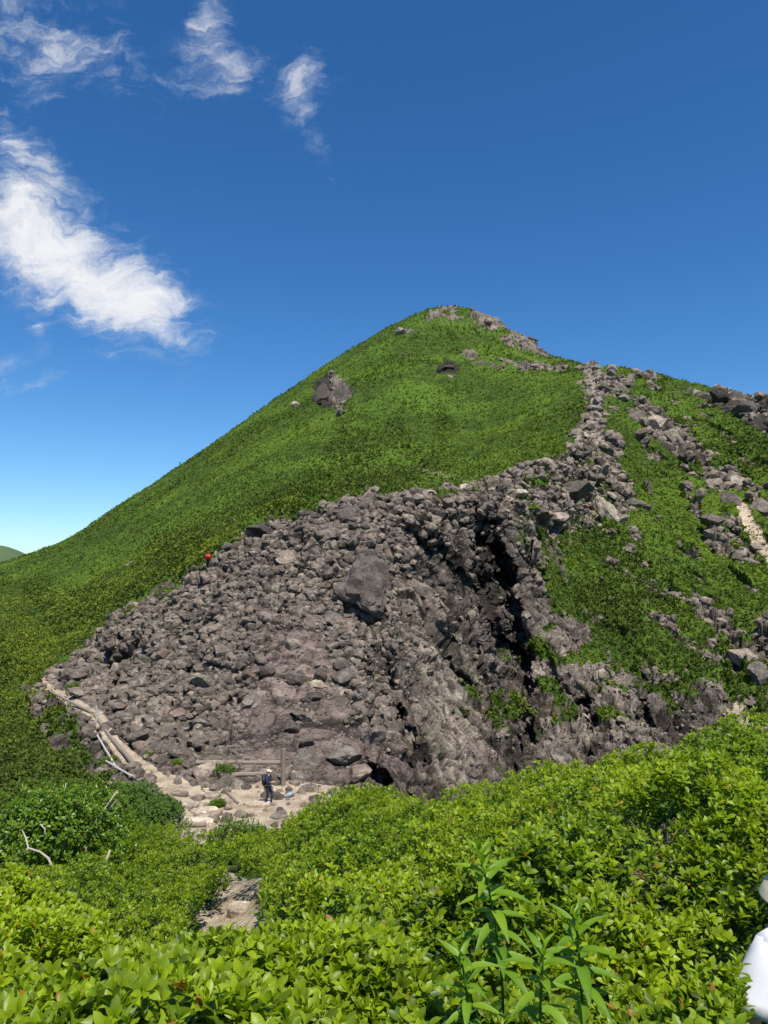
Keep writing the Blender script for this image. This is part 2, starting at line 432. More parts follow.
RP = B.copy(); RP = np.stack([B[:,0]*.20+B[:,2]*.09, B[:,1]*.03, B[:,2]*.06-B[:,0]*.02], 1)
rib = ridged(RP, 4, 41)
G = push(G, -cliff*(rib-.25)*2.6)
# smaller recessed clefts
for pts, w, dep in (([(400,712),(408,735),(414,756)], 8, 2.6), ([(583,700),(592,730)], 6, 2.2), ([(415,535),(440,556),(470,590)], 9, 2.6), ([(368,770),(385,780)], 8, 2.5),
                 ([(448,650),(468,690)],5,1.6), ([(648,700),(655,720)],6,2.0), ([(530,560),(545,590)],7,2.0)):
    G = push(G, inO*dep*sstep(1.2,.6, line_d(PX+wob*1.3,PY+NW2*5,pts)/w))
# the big boulder hump and crest steps
NRM = np.zeros_like(BASE)
def normals(A):
    du = np.gradient(A, axis=1); dv = np.gradient(A, axis=0)
    n = np.cross(du, dv); n /= np.linalg.norm(n, axis=-1, keepdims=True)+1e-9
    return n
Nn = blur(np.ascontiguousarray(normals(G.reshape(nr,nc,3))[...,2]),0,3)
nv = normals(G.reshape(nr,nc,3)).reshape(-1,3)
nv = nv*.75+np.array([0,0,.25]); nv /= np.linalg.norm(nv, axis=1, keepdims=True)
f = G[:,1] > 30
idx = np.where(f & (rock > .02) & (G[:,1] < 520))[0]
Q = G[idx]; dd = np.clip(Q[:,1]/80, .7, 3.5); disp = np.zeros(len(idx))
warp = np.stack([fbm(Q*.25,3,51), fbm(Q*.25,3,52), fbm(Q*.25,3,53)],1)
QW = Q+warp*1.6
QS = np.stack([QW[:,0]+QW[:,2]*.35, QW[:,1]*.8, QW[:,2]*1.1-QW[:,0]*.15], 1)
tone = np.zeros(len(B))
cm = cliff[idx]
QC = np.stack([(QW[:,0]+QW[:,2]*.42)*1.15, QW[:,1]*.55, (QW[:,2]-QW[:,0]*.3)*.34], 1)
QS = np.where((cm > .5)[:,None], QC, QS)
for sc_, amp, sd0, dfade in ((9.0, 2.2, 60, None), (3.6, 1.5, 61, 420), (1.7, .8, 62, 190), (.8, .40, 63, 105)):
    hh, ed, cid = blocks(QS/sc_, sd0*7)
    fd = 1 if dfade is None else sstep(dfade, dfade*.6, Q[:,1])
    disp += fd*amp*((hh-.5)*.8 - .35*sstep(.10,0,ed))
    tone[idx] += fd*(cid-.5)*(.25 if sc_ > 5 else .42) - .35*fd*sstep(.09,0,ed)
disp += fbm(Q*.22,4,64)*.9
cmi = np.where(cm > .5)[0]
for sc_, amp, sd0 in ((1.5, .55, 91), (.7, .35, 92)):
    hh, ed, cid = blocks(QC[cmi]/sc_*np.array([1,1,1.6]), sd0)
    disp[cmi] += amp*((hh-.5)-.4*sstep(.10,0,ed)); tone[idx[cmi]] += .3*(cid-.5)-.3*sstep(.08,0,ed)
flat = 1-soil[idx]*.9
_g = np.zeros(len(B)); _g[idx] = disp; _g = blur(blur(_g.reshape(nr,nc),0,1),1,1).reshape(-1)
scree = sstep(30,-30, poly_sd(PX,PY,[(40,690),(150,605),(260,530),(400,520),(420,600),(360,640),(370,790),(180,800)]))
bl = .6-.4*cm
pink = sstep(16,-16, poly_sd(PX,PY,[(270,620),(320,610),(345,700),(410,760),(370,800),(250,760),(240,700)])+NW*18)
disp = (bl*_g[idx]+(1-bl)*disp)*(1-.38*scree[idx])*(1-.72*pink[idx])
_pr = np.sqrt((G**2).sum(1)).reshape(nr,nc)-np.sqrt((B**2).sum(1)).reshape(nr,nc)
_gr = np.abs(np.gradient(_pr, axis=1)).reshape(-1); _gr = blur(_gr.reshape(nr,nc),1,3).reshape(-1)
disp = disp/(1+_gr[idx]*2.5)
G[idx] += nv[idx]*(disp*np.minimum(dd,1.6)*rock[idx]*flat*(1-.85*ledge[idx]))[:,None]
# far rocks get blocky crags
idx = np.where(f & (rock < .98) & (G[:,1] < 900))[0]
Q = G[idx]; sc = np.clip(Q[:,1]/100, .6, 4)
f1, f2, cid = worley(Q/ (2.2*1.0), 71); f1b,_,c2 = worley(Q/5.5, 73)
sh = (.55*np.clip(1-f1*f1*1.5,0,1)*(.4+cid) + 1.1*np.clip(1-f1b*f1b*1.4,0,1)*(.3+c2) + fbm(Q*.03,4,74)*3.5*sstep(100,200,Q[:,1]))
sh *= (1-.45*sstep(130,260,Q[:,1]))
sh *= (1-rock[idx])*(1-soil[idx])*sstep(30,60,Q[:,1])
G[idx] += np.array([0,0,1.])*sh[:,None]
idx = np.where(~f)[0]
G[idx,2] += fbm(G[idx]*1.2,3,80)*.10
G = G.astype(np.float32)
GG = G.reshape(nr,nc,3)
ii = np.arange(nr-1)[:,None]*nc + np.arange(nc-1)[None,:]
quads = np.stack([ii, ii+1, ii+1+nc, ii+nc], -1).reshape(-1,4)
NN = normals(GG).reshape(-1,3)
GPX, GPY, GZ = project(G.astype(float))

m, t, b = newmat('hillside')
P = t.node('ShaderNodeNewGeometry').outputs['Position']
rc, n2, n3 = rock_color(t, P)
big = t.noise(P, .035, 4); mid = t.noise(P, .28, 5, .65); fine = t.noise(P, 1.6, 4, .7)
gcol = t.mix(t.rng(mid, .35, .62), (.030,.058,.008), (.065,.115,.012))
gcol = t.mix(t.rng(big, .42, .60), gcol, (.085,.15,.014))
gcol = t.mix(t.rng(fine, .5, .33), gcol, (.012,.03,.005))
ra = t.attr('rock'); so = t.attr('soil')
tn = t.attr('tone')
rc = t.mix(t.m('MULTIPLY', t.attr('pink'), .7), rc, t.mix(n2, (.125,.092,.083), (.215,.165,.148)))
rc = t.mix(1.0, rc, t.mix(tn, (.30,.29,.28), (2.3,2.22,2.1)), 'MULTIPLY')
rr = t.rng(t.m('ADD', ra, t.m('MULTIPLY', t.m('SUBTRACT', fine, .5), .9)), .42, .58)
scol = t.mix(t.rng(t.noise(P, 1.1, 6, .7), .35, .65), (.33,.255,.175), (.56,.46,.33))
c = t.mix(rr, gcol, rc)
moss = t.m('MULTIPLY', t.rng(t.noise(P, .33, 5, .7), .57, .68), t.attr('moss'))
c = t.mix(moss, c, (.06,.085,.018))
c = t.mix(t.rng(t.m('ADD', so, t.m('MULTIPLY', t.m('SUBTRACT', n3, .5), .6)), .3, .7), c, scol)
t.put(b.inputs['Base Color'], c); b.inputs['Roughness'].default_value = .95; b.inputs['Specular IOR Level'].default_value = .15
h = t.m('ADD', n2, t.m('MULTIPLY', n3, .35))
t.put(b.inputs['Normal'], t.bump(h, 1.0, .35, t.bump(t.noise(P, 14, 4, .7), .7, .06)))
M_HILL = m
# litter soil under the near thicket is part of the same sheet: soil attribute .12 keeps it brownish dark
soil_attr = np.where((G[:,1] < 30) & (soil < .1), .0, soil)
moss_attr = np.clip(.35+.65*sstep(420,560,PX), 0, 1)
pale_z = sstep(14,-14, poly_sd(PX,PY,[(405,575),(440,570),(475,650),(500,740),(440,800),(425,700)])+NW*14)
pale_z = np.maximum(pale_z, .8*sstep(14,-14, poly_sd(PX,PY,[(535,610),(600,660),(660,720),(640,760),(540,770),(528,700)])+NW*14))
pale_z = np.maximum(pale_z, .8*sstep(10,-10, poly_sd(PX,PY,[(500,480),(570,440),(582,366),(602,366),(612,440),(620,520),(560,560)])+NW*14))

shade_z = np.maximum(sstep(5,-3,poly_sd(PX,PY,[(308,380),(330,372),(334,412),(312,416)])), sstep(4,-3,poly_sd(PX,PY,[(434,372),(446,356),(462,366),(456,378)])))  # shaded sides of cliff, face outcrop and skyline crags, painted darker via tone
shade_z = np.maximum(shade_z, .7*sstep(5,-5,poly_sd(PX,PY,[(700,380),(768,385),(790,450),(742,430),(700,408)])))
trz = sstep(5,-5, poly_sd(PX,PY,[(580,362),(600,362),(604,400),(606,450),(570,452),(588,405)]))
tone_a = np.clip(.5+tone*.8-.55*shade_z+.3*trz+pale_z*.28-.18*sstep(20,-10,poly_sd(PX,PY,[(375,510),(470,520),(500,600),(440,600)]))-.3*gd, 0, 1.3)  # shadow inside the gorge is painted in as well, by lowering tone there
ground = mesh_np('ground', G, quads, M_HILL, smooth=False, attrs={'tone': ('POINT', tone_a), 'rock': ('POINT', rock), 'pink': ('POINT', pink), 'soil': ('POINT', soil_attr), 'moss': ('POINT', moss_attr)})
tag(ground, kind='structure')

_v = np.where((GZ > 1))[0]
def hit(px, py, ymin=20, r=1.6):
    k = _v[(np.abs(GPX[_v]-px) < r) & (np.abs(GPY[_v]-py) < r) & (G[_v,1] > ymin)]
    if len(k) == 0: return hit(px, py, ymin, r*1.7) if r < 40 else at(px, py, 60)
    d = G[k,1].min(); k = k[G[k,1] < d*1.04]
    q = G[k].mean(0); return at(px, py, float(q[1]))
def ground_z(x, y):
    k = np.argmin((G[:,0]-x)**2+(G[:,1]-y)**2); return float(G[k,2])

# ------------------------------------------------------------------ distant land and sky
rr_ = 70000.0
mp, t, b = newmat('far_plain')
P = t.node('ShaderNodeNewGeometry').outputs['Position']
t.put(b.inputs['Base Color'], t.mix(t.rng(t.noise(P, .0004, 6), .4, .6), (.05,.09,.05), (.08,.11,.09))); b.inputs['Roughness'].default_value = 1
ang = np.linspace(0, 2*np.pi, 97)[:-1]; V = [[0,0,-1000]]
Fq = []
for r in (3000, 15000, rr_): V += [[r*math.cos(a), r*math.sin(a), -1000-(r/1000)**2*.02] for a in ang]
for k in range(96):
    a0 = 1+k; a1 = 1+(k+1)%96
    Fq.append((0,a0,a1,a1))
    for q in (0,1): Fq.append((a0+96*q, a0+96*(q+1), a1+96*(q+1), a1+96*q))
me = bpy.data.meshes.new('plain'); me.from_pydata(V, [], [tuple(dict.fromkeys(q)) for q in Fq]); me.materials.append(mp)
tag(link(bpy.data.objects.new('plain', me)), kind='structure')
gx, gy = np.meshgrid(np.linspace(-1,1,120), np.linspace(-1,1,60))
hx = -2150+gx*1500; hy = 4000+gy*1300
top = z_at(546, 4000)
hz = -1000+(top+1000)*np.exp(-(gx*1.3+.0)**2*1.6-(gy*1.5)**2)
HP = np.stack([hx,hy,hz],-1).reshape(-1,3); HP[:,2] += fbm(HP*.004,5,90)*25
i2 = np.arange(59)[:,None]*120+np.arange(119)[None,:]
mh, t, b = newmat('distant_green')
P = t.node('ShaderNodeNewGeometry').outputs['Position']
t.put(b.inputs['Base Color'], t.mix(t.noise(P, .01, 6), (.04,.075,.03), (.09,.13,.05))); b.inputs['Roughness'].default_value = 1
tag(mesh_np('hills', HP, np.stack([i2,i2+1,i2+121,i2+120],-1).reshape(-1,4), mh, smooth=True), kind='structure')

# ------------------------------------------------------------------ instancing into one mesh (stuff)
def frames(d, up):
    d = d/np.linalg.norm(d, axis=1, keepdims=True)
    s = np.cross(up, d); s /= np.linalg.norm(s, axis=1, keepdims=True)+1e-9
    n = np.cross(d, s); return np.stack([d, s, n], 2)      # columns
def stamp(T, Fc, pos, R, sc):
    """T (v,3) template, R (n,3,3), sc (n,) or (n,3)"""
    sc = np.asarray(sc); 
    if sc.ndim == 1: sc = sc[:,None].repeat(3,1)
    V = np.einsum('nij,nvj->nvi', R, T[None]*sc[:,None,:]) + pos[:,None,:]
    n, v = len(pos), len(T)
    return V.reshape(-1,3), (Fc[None]+(np.arange(n)*v)[:,None,None]).reshape(-1, Fc.shape[1])
def merge(parts):
    V = []; Fc = []; o = 0
    for v, f_ in parts: V.append(v); Fc.append(f_+o); o += len(v)
    return np.concatenate(V), np.concatenate(Fc)
def leaf_template(rows, w=.2, fold=.08, curl=.25, shape='obovate'):
    T = []
    for t_ in np.linspace(0,1,rows):
        if shape == 'obovate': ww = w*max(.02, math.sqrt(max(0, 1-(2*t_**1.15-1)**2)))*(.75+.25*t_)
        else: ww = w*(math.sin(math.pi*(.03+.94*t_**.75))**1.1)
        for s in (-1,0,1): T.append((t_, s*ww, abs(s)*fold*(ww/w) - curl*t_*t_))
    Fc = [(3*i+j, 3*(i+1)+j, 3*(i+1)+j+1, 3*i+j+1) for i in range(rows-1) for j in (0,1)]
    return np.array(T), np.array(Fc)
LT_HI = leaf_template(6,.25,.10,.32); LT_MID = leaf_template(4,.27,.10,.3); 
LT_LO = (np.array([(0,0,0),(.55,-.28,.05),(1,0,-.15),(.55,.28,.05)]), np.array([(0,1,2,3)]))
def rnd(*s): return RNG.random(s)
def sprigs(pos, axis, nleaf, llen, T, spread=(.7,1.15), stem=.7, jitter=.35, top=None):
    """rosettes of leaves around shoots; returns V,F and a per-vertex freshness"""
    n = len(pos); a = axis/np.linalg.norm(axis, axis=1, keepdims=True)
    ref = np.where(np.abs(a[:,2:3]) < .9, np.array([[0,0,1.]]), np.array([[1.,0,0]]))
    u = np.cross(a, ref); u /= np.linalg.norm(u, axis=1, keepdims=True); v = np.cross(a, u)
    ph0 = rnd(n)*6.283
    P_, R_, S_, K_ = [], [], [], []
    for k in range(nleaf):
        ph = ph0 + k*2.4 + (rnd(n)-.5)*jitter
        tt = k/max(1, nleaf-1)                      # 0 = lowest
        el = spread[1]*(1-tt) + spread[0]*.45*tt + (rnd(n)-.5)*.35
        d = a*np.cos(el)[:,None] + (u*np.cos(ph)[:,None]+v*np.sin(ph)[:,None])*np.sin(el)[:,None]
        P_.append(pos - a*((1-tt)*stem*llen)); R_.append(frames(d, a+.0001)); S_.append(llen*(.75+.5*rnd(n))*(1-.35*tt)); K_.append(np.full(n, tt) if top is None else tt*.6+top)
    P_ = np.concatenate(P_); R_ = np.concatenate(R_); S_ = np.concatenate(S_); K_ = np.concatenate(K_)
    V, Fc = stamp(T[0], T[1], P_, R_, S_)
    return V, Fc, K_.repeat(len(T[0]))
def merge3(parts):
    V, Fc = merge([(p[0], p[1]) for p in parts]); return V, Fc, np.concatenate([p[2] for p in parts])

# canopy surface over the near slope
vs_y = np.linspace(0, nN-1, 260); cy = pchip(np.arange(nN), np.array(NEARY)[:,None], vs_y)[:,0]
cu = np.linspace(-250, 1000, 400)
cz = pchip(np.arange(nN), pchip(COLS, canT, cu).T.copy(), vs_y); cz = blur(cz, 1, 10)
def canopy(x, y):
    """height of the shrub canopy at x,y (smooth part)"""
    yy = y + 3.0*np.exp(-np.maximum(y,-3)/4.0); k = sstep(8,16,y)
    z0 = -.25*y
    u = CX + F*x/(yy*(1-k)+(y*cp+z0*sp_)*k)
    fi = np.clip(np.interp(y, cy, np.arange(260)), 0, 258.999); fj = np.clip((u+250)/1250*399, 0, 398.999)
    i = fi.astype(int); j = fj.astype(int); a = fi-i; b_ = fj-j
    z = cz[i,j]*(1-a)*(1-b_)+cz[i+1,j]*a*(1-b_)+cz[i,j+1]*(1-a)*b_+cz[i+1,j+1]*a*b_
    return z, u
PERSON_XY = (1.72, 3.1)
GAPS = [(at(620,885,4.6)[:2], .42), (at(500,870,5.5)[:2], .22), (at(75,935,6.0)[:2], .5), (at(460,905,3.6)[:2], .15), (at(735,985,3.1)[:2], .15), (at(20,880,9.5)[:2], .6), (at(720,800,5.3)[:2], .18)]
def thicket_points(n, y0, y1, power):
    y = y0+(y1-y0)*rnd(n)**power
    yy = y + 3.0*np.exp(-y/4.0)
    x = (-60+rnd(n)*890 - CX)/F*np.maximum(y*1.0, .0) + (rnd(n)-.5)*.8*np.exp(-y/3)
    x = (rnd(n)*1380-310-CX)/F*y*1.0 + (rnd(n)-.5)*1.5*np.exp(-y/4)
    z, u = canopy(x, y)
    P2 = np.stack([x/1.05, y/1.05, np.zeros(n)],1)
    f1, f2, cid = worley(P2, 101); f1b, _, cb = worley(P2*2.7, 104)
    mound = .40*(1-f1*f1*1.6)*(0.4+cid) + .12*(1-f1b*f1b*2)*(.4+cb)
    z = z + mound*np.clip(y/3,.3,1.0) - .16*np.clip(y/3,.3,1)
    return x, y, z, f1
def keep_mask(x, y, extra=0.0):
    k = pathdist(x, y) > np.where(y < 3.4, .0, np.where(y < 13.5, .42, np.where(y < 27, .12, .6))) + extra
    k &= ~((y > 9.3) & (y < 12.8) & (pathdist(x,y) < .45))
    k &= np.hypot(x-PERSON_XY[0], y-PERSON_XY[1]) > .36
    k &= ~((x > 351/740*y-.03) & (x < 351/740*y+.9) & (y < 3.0) & (y > .9))
    for (c, r) in GAPS: k &= np.hypot(x-c[0], (y-c[1])*.7) > r*(.75+.5*rnd(len(x)))
    return k
parts = []
for (n, y0, y1, pw, T, nl, ll, lay) in ((11500, .9, 2.9, .7, LT_HI, 9, .052, .36), (15200, 2.7, 5.2, .8, LT_HI, 8, .055, .34), (53000, 5.0, 14.8, .75, LT_MID, 8, .055, .36), (23000, 14.0, 33.5, .8, LT_LO, 8, .085, .35)):
    x, y, z, f1 = thicket_points(n, y0, y1, pw)
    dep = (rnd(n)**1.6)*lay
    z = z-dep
    gzz = None
    k = keep_mask(x, y)
    # only the left part of the slope beyond the brow carries thicket that can be seen
    if y0 > 12:
        k &= (y < 37) & ~((x > -8.6+(35-y)*.35) & (y > 28))
    x, y, z, dep = x[k], y[k], z[k], dep[k]
    pos = np.stack([x,y,z],1)
    ax = np.stack([(rnd(len(x))-.5)*1.7, (rnd(len(x))-.5)*1.7-.15, np.ones(len(x))],1)
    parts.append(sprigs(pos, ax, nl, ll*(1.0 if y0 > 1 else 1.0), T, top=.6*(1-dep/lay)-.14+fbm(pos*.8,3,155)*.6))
V, Fc, K = merge3(parts)
thick = mesh_np('shrub_thicket', V, Fc, M_LEAF, smooth=True, attrs={'fresh_shade': ('POINT', np.clip(K,0,1))})
tag(thick, 'dense low thicket of glossy yellow green shrubs filling the near slope below the camera', 'thicket', kind='stuff')
# woody stems below the leaves
stp = []
x, y, z, _ = thicket_points(2600, 2.2, 14, .7)
k = pathdist(x,y) > .8; k &= np.hypot(x-PERSON_XY[0], y-PERSON_XY[1]) > .36; x, y, z = x[k], y[k], z[k]
STEM_T = np.array([(0,-.5,-.3),(0,.5,-.3),(0,0,.6),(1,-.3,-.2),(1,.3,-.2),(1,0,.35)]); STEM_F = np.array([(0,1,4,3),(1,2,5,4),(2,0,3,5)])
for q in range(2):
    n = len(x); d = np.stack([(rnd(n)-.5)*1.6, (rnd(n)-.5)*1.6, .25+rnd(n)],1)
    L = .25+.25*rnd(n); pos = np.stack([x+(rnd(n)-.5)*.2, y+(rnd(n)-.5)*.2, z-.30-L],1)
    stp.append(stamp(STEM_T, STEM_F, pos, frames(d, np.array([[.1,.2,1.]])), np.stack([L, np.full(n,.009), np.full(n,.009)],1)))
for (c, r) in GAPS[:1]+GAPS[2:3]+GAPS[5:6]:
    n = 220; xx = c[0]+(rnd(n)-.5)*2.4*r; yy = c[1]+(rnd(n)-.5)*2.2*r; zz = canopy(xx,yy)[0]-.12-rnd(n)*.35
    d = np.stack([(rnd(n)-.35)*2.0, (rnd(n)-.5)*1.2, (rnd(n)-.35)*.8],1); L = .12+.35*rnd(n)
    stp.append(stamp(STEM_T, STEM_F, np.stack([xx,yy,zz],1), frames(d, np.array([[.1,.2,1.]])), np.stack([L, np.full(n,.006), np.full(n,.006)],1)))
V, Fc = merge(stp)
tag(mesh_np('twigs', V, Fc, M_TWIG, thick), kind='stuff')

# ------------------------------------------------------------------ low cover on the slopes: clumps of leaves scattered over the sheet
rowsel = (VS[:-1] > nN-1.8) & (VS[:-1] < nN+nF-.9)
cell_i = ii[rowsel].reshape(-1)
va = G[cell_i]; vb = G[cell_i+1]; vc_ = G[cell_i+nc]
area = np.linalg.norm(np.cross(vb-va, vc_-va), axis=1)
dist = np.maximum(va[:,1], 30)
facing = np.abs((NN[cell_i]*(va/np.linalg.norm(va,axis=1,keepdims=True))).sum(1))
solid = area/dist**2*(.35+facing)
infr = (GPX[cell_i] > -45) & (GPX[cell_i] < 815)
wgt = solid*(1-rock[cell_i])**2*(1-soil[cell_i])*np.where(infr, 1, .25)
wgt *= (va[:,1] > 30)
pk = RNG.choice(len(cell_i), size=135000, p=wgt/wgt.sum())
ci = cell_i[pk]; a_ = rnd(len(ci),1); b_ = rnd(len(ci),1)
pos = G[ci]*(1-a_-b_*(1-a_)) + G[ci+1]*a_ + G[ci+nc]*(b_*(1-a_))
nrm = NN[ci]; d = pos[:,1]
clump = sstep(.02,.22, fbm(pos/np.clip(d,50,260)[:,None]*14, 3, 143))
size = .145*(d/60)**.62*(.6+.9*rnd(len(d)))*(1+.25*clump)
pos[:,2] += clump*size*.6
TUFT = LT_LO
ax = nrm*.5+np.array([0,0,.9])+(rnd(len(d),3)-.5)*.7
fresh_shade = np.clip(.12+.10*sstep(120,220,pos[:,1])+fbm(pos*.03*np.array([1.,1.,2.2]),4,140)*1.2+fbm(pos*.3,2,141)*.9+.45*sstep(60,110,pos[:,1])*sstep(190,120,pos[:,1])-.25*sstep(350,150,GPX[ci])*sstep(150,300,pos[:,1])-.22*clump-.08*sstep(560,620,GPX[ci]), 0, .9)  # leaf freshness, plus painted shade darkening the far left flank
n = len(pos); P_, R_, S_, K_ = [], [], [], []
for k in range(6):
    smo = sstep(95,190,d)[:,None]
    dvec = ax/np.linalg.norm(ax,axis=1,keepdims=True)*(1-.8*smo)+ (rnd(n,3)-.5)*(1.9-.5*smo)
    P_.append(pos+(rnd(n,3)-.5)*size[:,None]*1.0); R_.append(frames(dvec, ax*(1+1.5*smo)+(rnd(n,3)-.5))); S_.append(size*(.7+.6*rnd(n))*1.1); K_.append(fresh_shade+(rnd(n)-.5)*.25)
V, Fc = stamp(np.array([(0,0,0),(.5,-.38,.05),(1,0,0),(.5,.38,.05)]), TUFT[1], np.concatenate(P_), np.concatenate(R_), np.concatenate(S_))
cover = mesh_np('slope_cover', V, Fc, M_COVER, attrs={'fresh_shade': ('POINT', np.clip(np.concatenate(K_),0,1).repeat(4))})
tag(cover, 'low dwarf pine and shrub cover clothing the green mountain slopes', 'ground cover', kind='stuff')

# ------------------------------------------------------------------ rocks
def ico(sub):
    bm = bmesh.new(); bmesh.ops.create_icosphere(bm, subdivisions=sub, radius=1)
    V = np.array([v.co[:] for v in bm.verts]); Fc = np.array([[v.index for v in f_.verts] for f_ in bm.faces]); bm.free(); return V, Fc
def rock_shape(sub, seed, planes=11, rough=.10):
    r = np.random.default_rng(seed); V, Fc = ico(sub); V = V.copy()
    for k in range(planes):
        nrm_ = r.normal(size=3); nrm_ /= np.linalg.norm(nrm_); c_ = .52+.3*r.random()
        V -= np.maximum(0, V@nrm_-c_)[:,None]*nrm_
    if sub > 2:
        V += V*(fbm(V*2.2+seed,3,seed)*rough*1.6+ridged(V*5+seed,2,seed+5)*rough*.35)[:,None]
    V *= np.array([1, .75+.4*r.random(), .55+.3*r.random()])
    return V, Fc
ROCKV = []
for s in range(10):
    V, Fc = rock_shape(4, 200+s, 11 if s < 9 else 8, .10 if s < 9 else .34)
    me = bpy.data.meshes.new('boulder'); me.from_pydata(V.tolist(), [], Fc.tolist()); me.update(); ROCKV.append(me)
def rock_obj(k, mat, smooth=False):
    key = (k, mat.name)
    if key not in rock_obj.c:
        me = ROCKV[k].copy(); me.materials.append(mat); rock_obj.c[key] = me
    return rock_obj.c[key]
rock_obj.c = {}
def boulder(px, py, wpx, hpx, label, k=None, mat=None, group=None, name='boulder', cat='boulder', sink=.25, ymin=30, rz=None):
    """py is the photo height of its foot"""
    p = hit(px, py-hpx*.25, ymin); m_ = p[1]/F
    k = random.randrange(9) if k is None else k
    o = bpy.data.objects.new(name, rock_obj(k, mat or M_ROCK)); C.objects.link(o)
    w, h_ = wpx*m_*.56, hpx*m_*.80
    o.location = (p[0], p[1]+w*.2, p[2]+h_*.10)
    o.scale = (w, w*(.75+.3*random.random()), h_); o.rotation_euler = ((random.random()-.5)*.5, (random.random()-.5)*.5, (random.random()*.6-.3) if rz is None else rz)
    return tag(o, label, cat, group)
hero = [
 (366,620,46,54,'largest rounded brownish boulder perched high on the scree face with black shadow below',9,M_ROCK),
 (607,525,22,34,'smooth pale grey upright boulder on the right hand rock rib',4,M_PALE),
 (205,784,28,30,'pale grey wedge shaped boulder beside the round green tuft at the log steps',1,M_PALE),
 (305,772,26,24,'dark grey boulder just right of the wooden post',3,M_ROCK),
 (297,782,14,14,'small pale grey stone leaning between post and dark boulder',5,M_PALE),
 (266,537,36,14,'long dark slab tilted on the left crest of the outcrop',6,M_DARK),
 (348,522,22,20,'dark block standing on the highest point of the outcrop crest',7,M_DARK),
 (336,516,14,12,'small dark block left of the highest crest block',0,M_DARK),
 (387,512,16,12,'rounded pale grey boulder on the crest against the green slope',8,M_PALE),
 (285,566,24,18,'tan flat topped boulder below the long dark crest slab',3,M_PALE),
 (292,652,18,20,'pale cracked boulder in the middle of the scree',1,M_PALE),
 (298,688,26,18,'grey block above a dark hollow in the middle scree',4,M_ROCK),
 (318,690,20,14,'rounded pale stone right of the middle scree block',2,M_PALE),
 (358,688,12,10,'small round pale grey stone far right of the scree cluster',5,M_PALE),
 (348,700,16,12,'pale stone below the small round stone of the scree cluster',7,M_PALE),
 (316,702,18,16,'grey stone lowest left of the scree cluster',0,M_ROCK),
 (252,706,14,16,'narrow upright grey stone left of the pinkish gravel',6,M_ROCK),
 (104,731,13,12,'dark rounded boulder beside the path above the fallen poles',2,M_ROCK),
 (143,727,18,12,'pale boulder above the sandy path bend',3,M_PALE),
 (116,739,14,12,'brown boulder overhanging the sandy path edge',5,M_ROCK),
 (655,433,30,26,'jagged grey crag on the right slope below the skyline',1,M_PALE),
 (640,428,22,22,'blocky left end of the grey crag on the right slope',7,M_ROCK),
 (676,450,20,24,'broken right shoulder of the grey crag on the right slope',4,M_PALE),
 (735,490,24,22,'large smooth pale boulder on the right ridge above the bare soil',2,M_PALE),
 (718,492,20,24,'cracked grey boulder left of the smooth pale ridge boulder',0,M_PALE),
 (733,510,18,26,'dark leaning slab above the bare soil track at right',6,M_ROCK),
 (762,516,22,20,'grey boulder touching the right edge above the soil track',3,M_ROCK),
 (714,526,22,16,'dark knobbly outcrop stone amid the green of the right slope',8,M_ROCK),
 (640,510,22,14,'grey rock cluster left of the green hollow on the right slope',5,M_ROCK),
 (722,406,26,20,'black jagged skyline crag near the right end of the ridge',4,M_DARK),
 (748,418,28,26,'tallest black skyline crag near the right photo edge',1,M_DARK),
 (764,436,22,26,'dark crag at the extreme right of the skyline',7,M_DARK),
 (704,402,16,14,'small dark crag at the left end of the right skyline rocks',5,M_DARK),
 (737,404,14,18,'narrow dark pinnacle between the two main right skyline crags',8,M_DARK),
 (690,446,14,14,'broken dark stone behind the jagged grey crag on the right slope',2,M_DARK),
 (638,379,16,8,'small dark overhanging block on the skyline right of the trail',6,M_DARK),
 (447,374,20,16,'black blocky outcrop high on the mountain face below the summit',0,M_DARK),
 (322,408,18,34,'dark left pillar of the cliff on the left flank of the mountain',2,M_DARK),
 (340,408,26,28,'grey broad half of the cliff on the left flank of the mountain',3,M_DARK),
 (296,408,10,8,'small tan rock left of the flank cliff',5,M_PALE),
 (132,566,13,6,'lone pale boulder in the green slope on the left',8,M_PALE),
 (745,668,30,26,'boulder with dark shaded left side at the gully mouth',1,M_PALE),
 (762,690,28,30,'grey block below the gully mouth boulder at right edge',4,M_ROCK),
 (752,708,24,18,'lowest grey block of the gully mouth stack',6,M_ROCK),
 (742,728,22,10,'flat pale slab on the stony ground below the gully',3,M_PALE),
 (558,648,16,12,'pale block jutting from the mossy buttress right of the cleft',7,M_PALE),
 (540,520,30,20,'grey block on the crest shoulder right of the dark cleft',0,M_ROCK),
 (575,500,34,26,'big square grey block at the foot of the rock rib',8,M_ROCK),
 (592,486,20,18,'dark block stacked behind the big square rib block',5,M_ROCK),
 (548,468,20,14,'pale layered rock on the green shoulder left of the rib',6,M_PALE),
 (600,470,14,20,'dark upright stone in the middle of the rock rib',1,M_DARK),
 (584,455,16,12,'small dark stone above the middle of the rock rib',3,M_ROCK),
 (486,512,18,16,'dark block at the head of the deep cleft',2,M_DARK),
 (420,598,26,20,'pale block on the light scarp right of the largest boulder',4,M_PALE),
 (430,640,22,20,'angular block halfway down the light scarp',7,M_ROCK),
 (700,716,14,14,'small boulder above the thicket right of the cliff foot',5,M_ROCK),
]
hero_o = [boulder(h_[0], h_[1], h_[2], h_[3], h_[4], h_[5], h_[6]) for h_ in hero]
hero_o[0].location.z += .9; hero_o[0].location.y -= .6

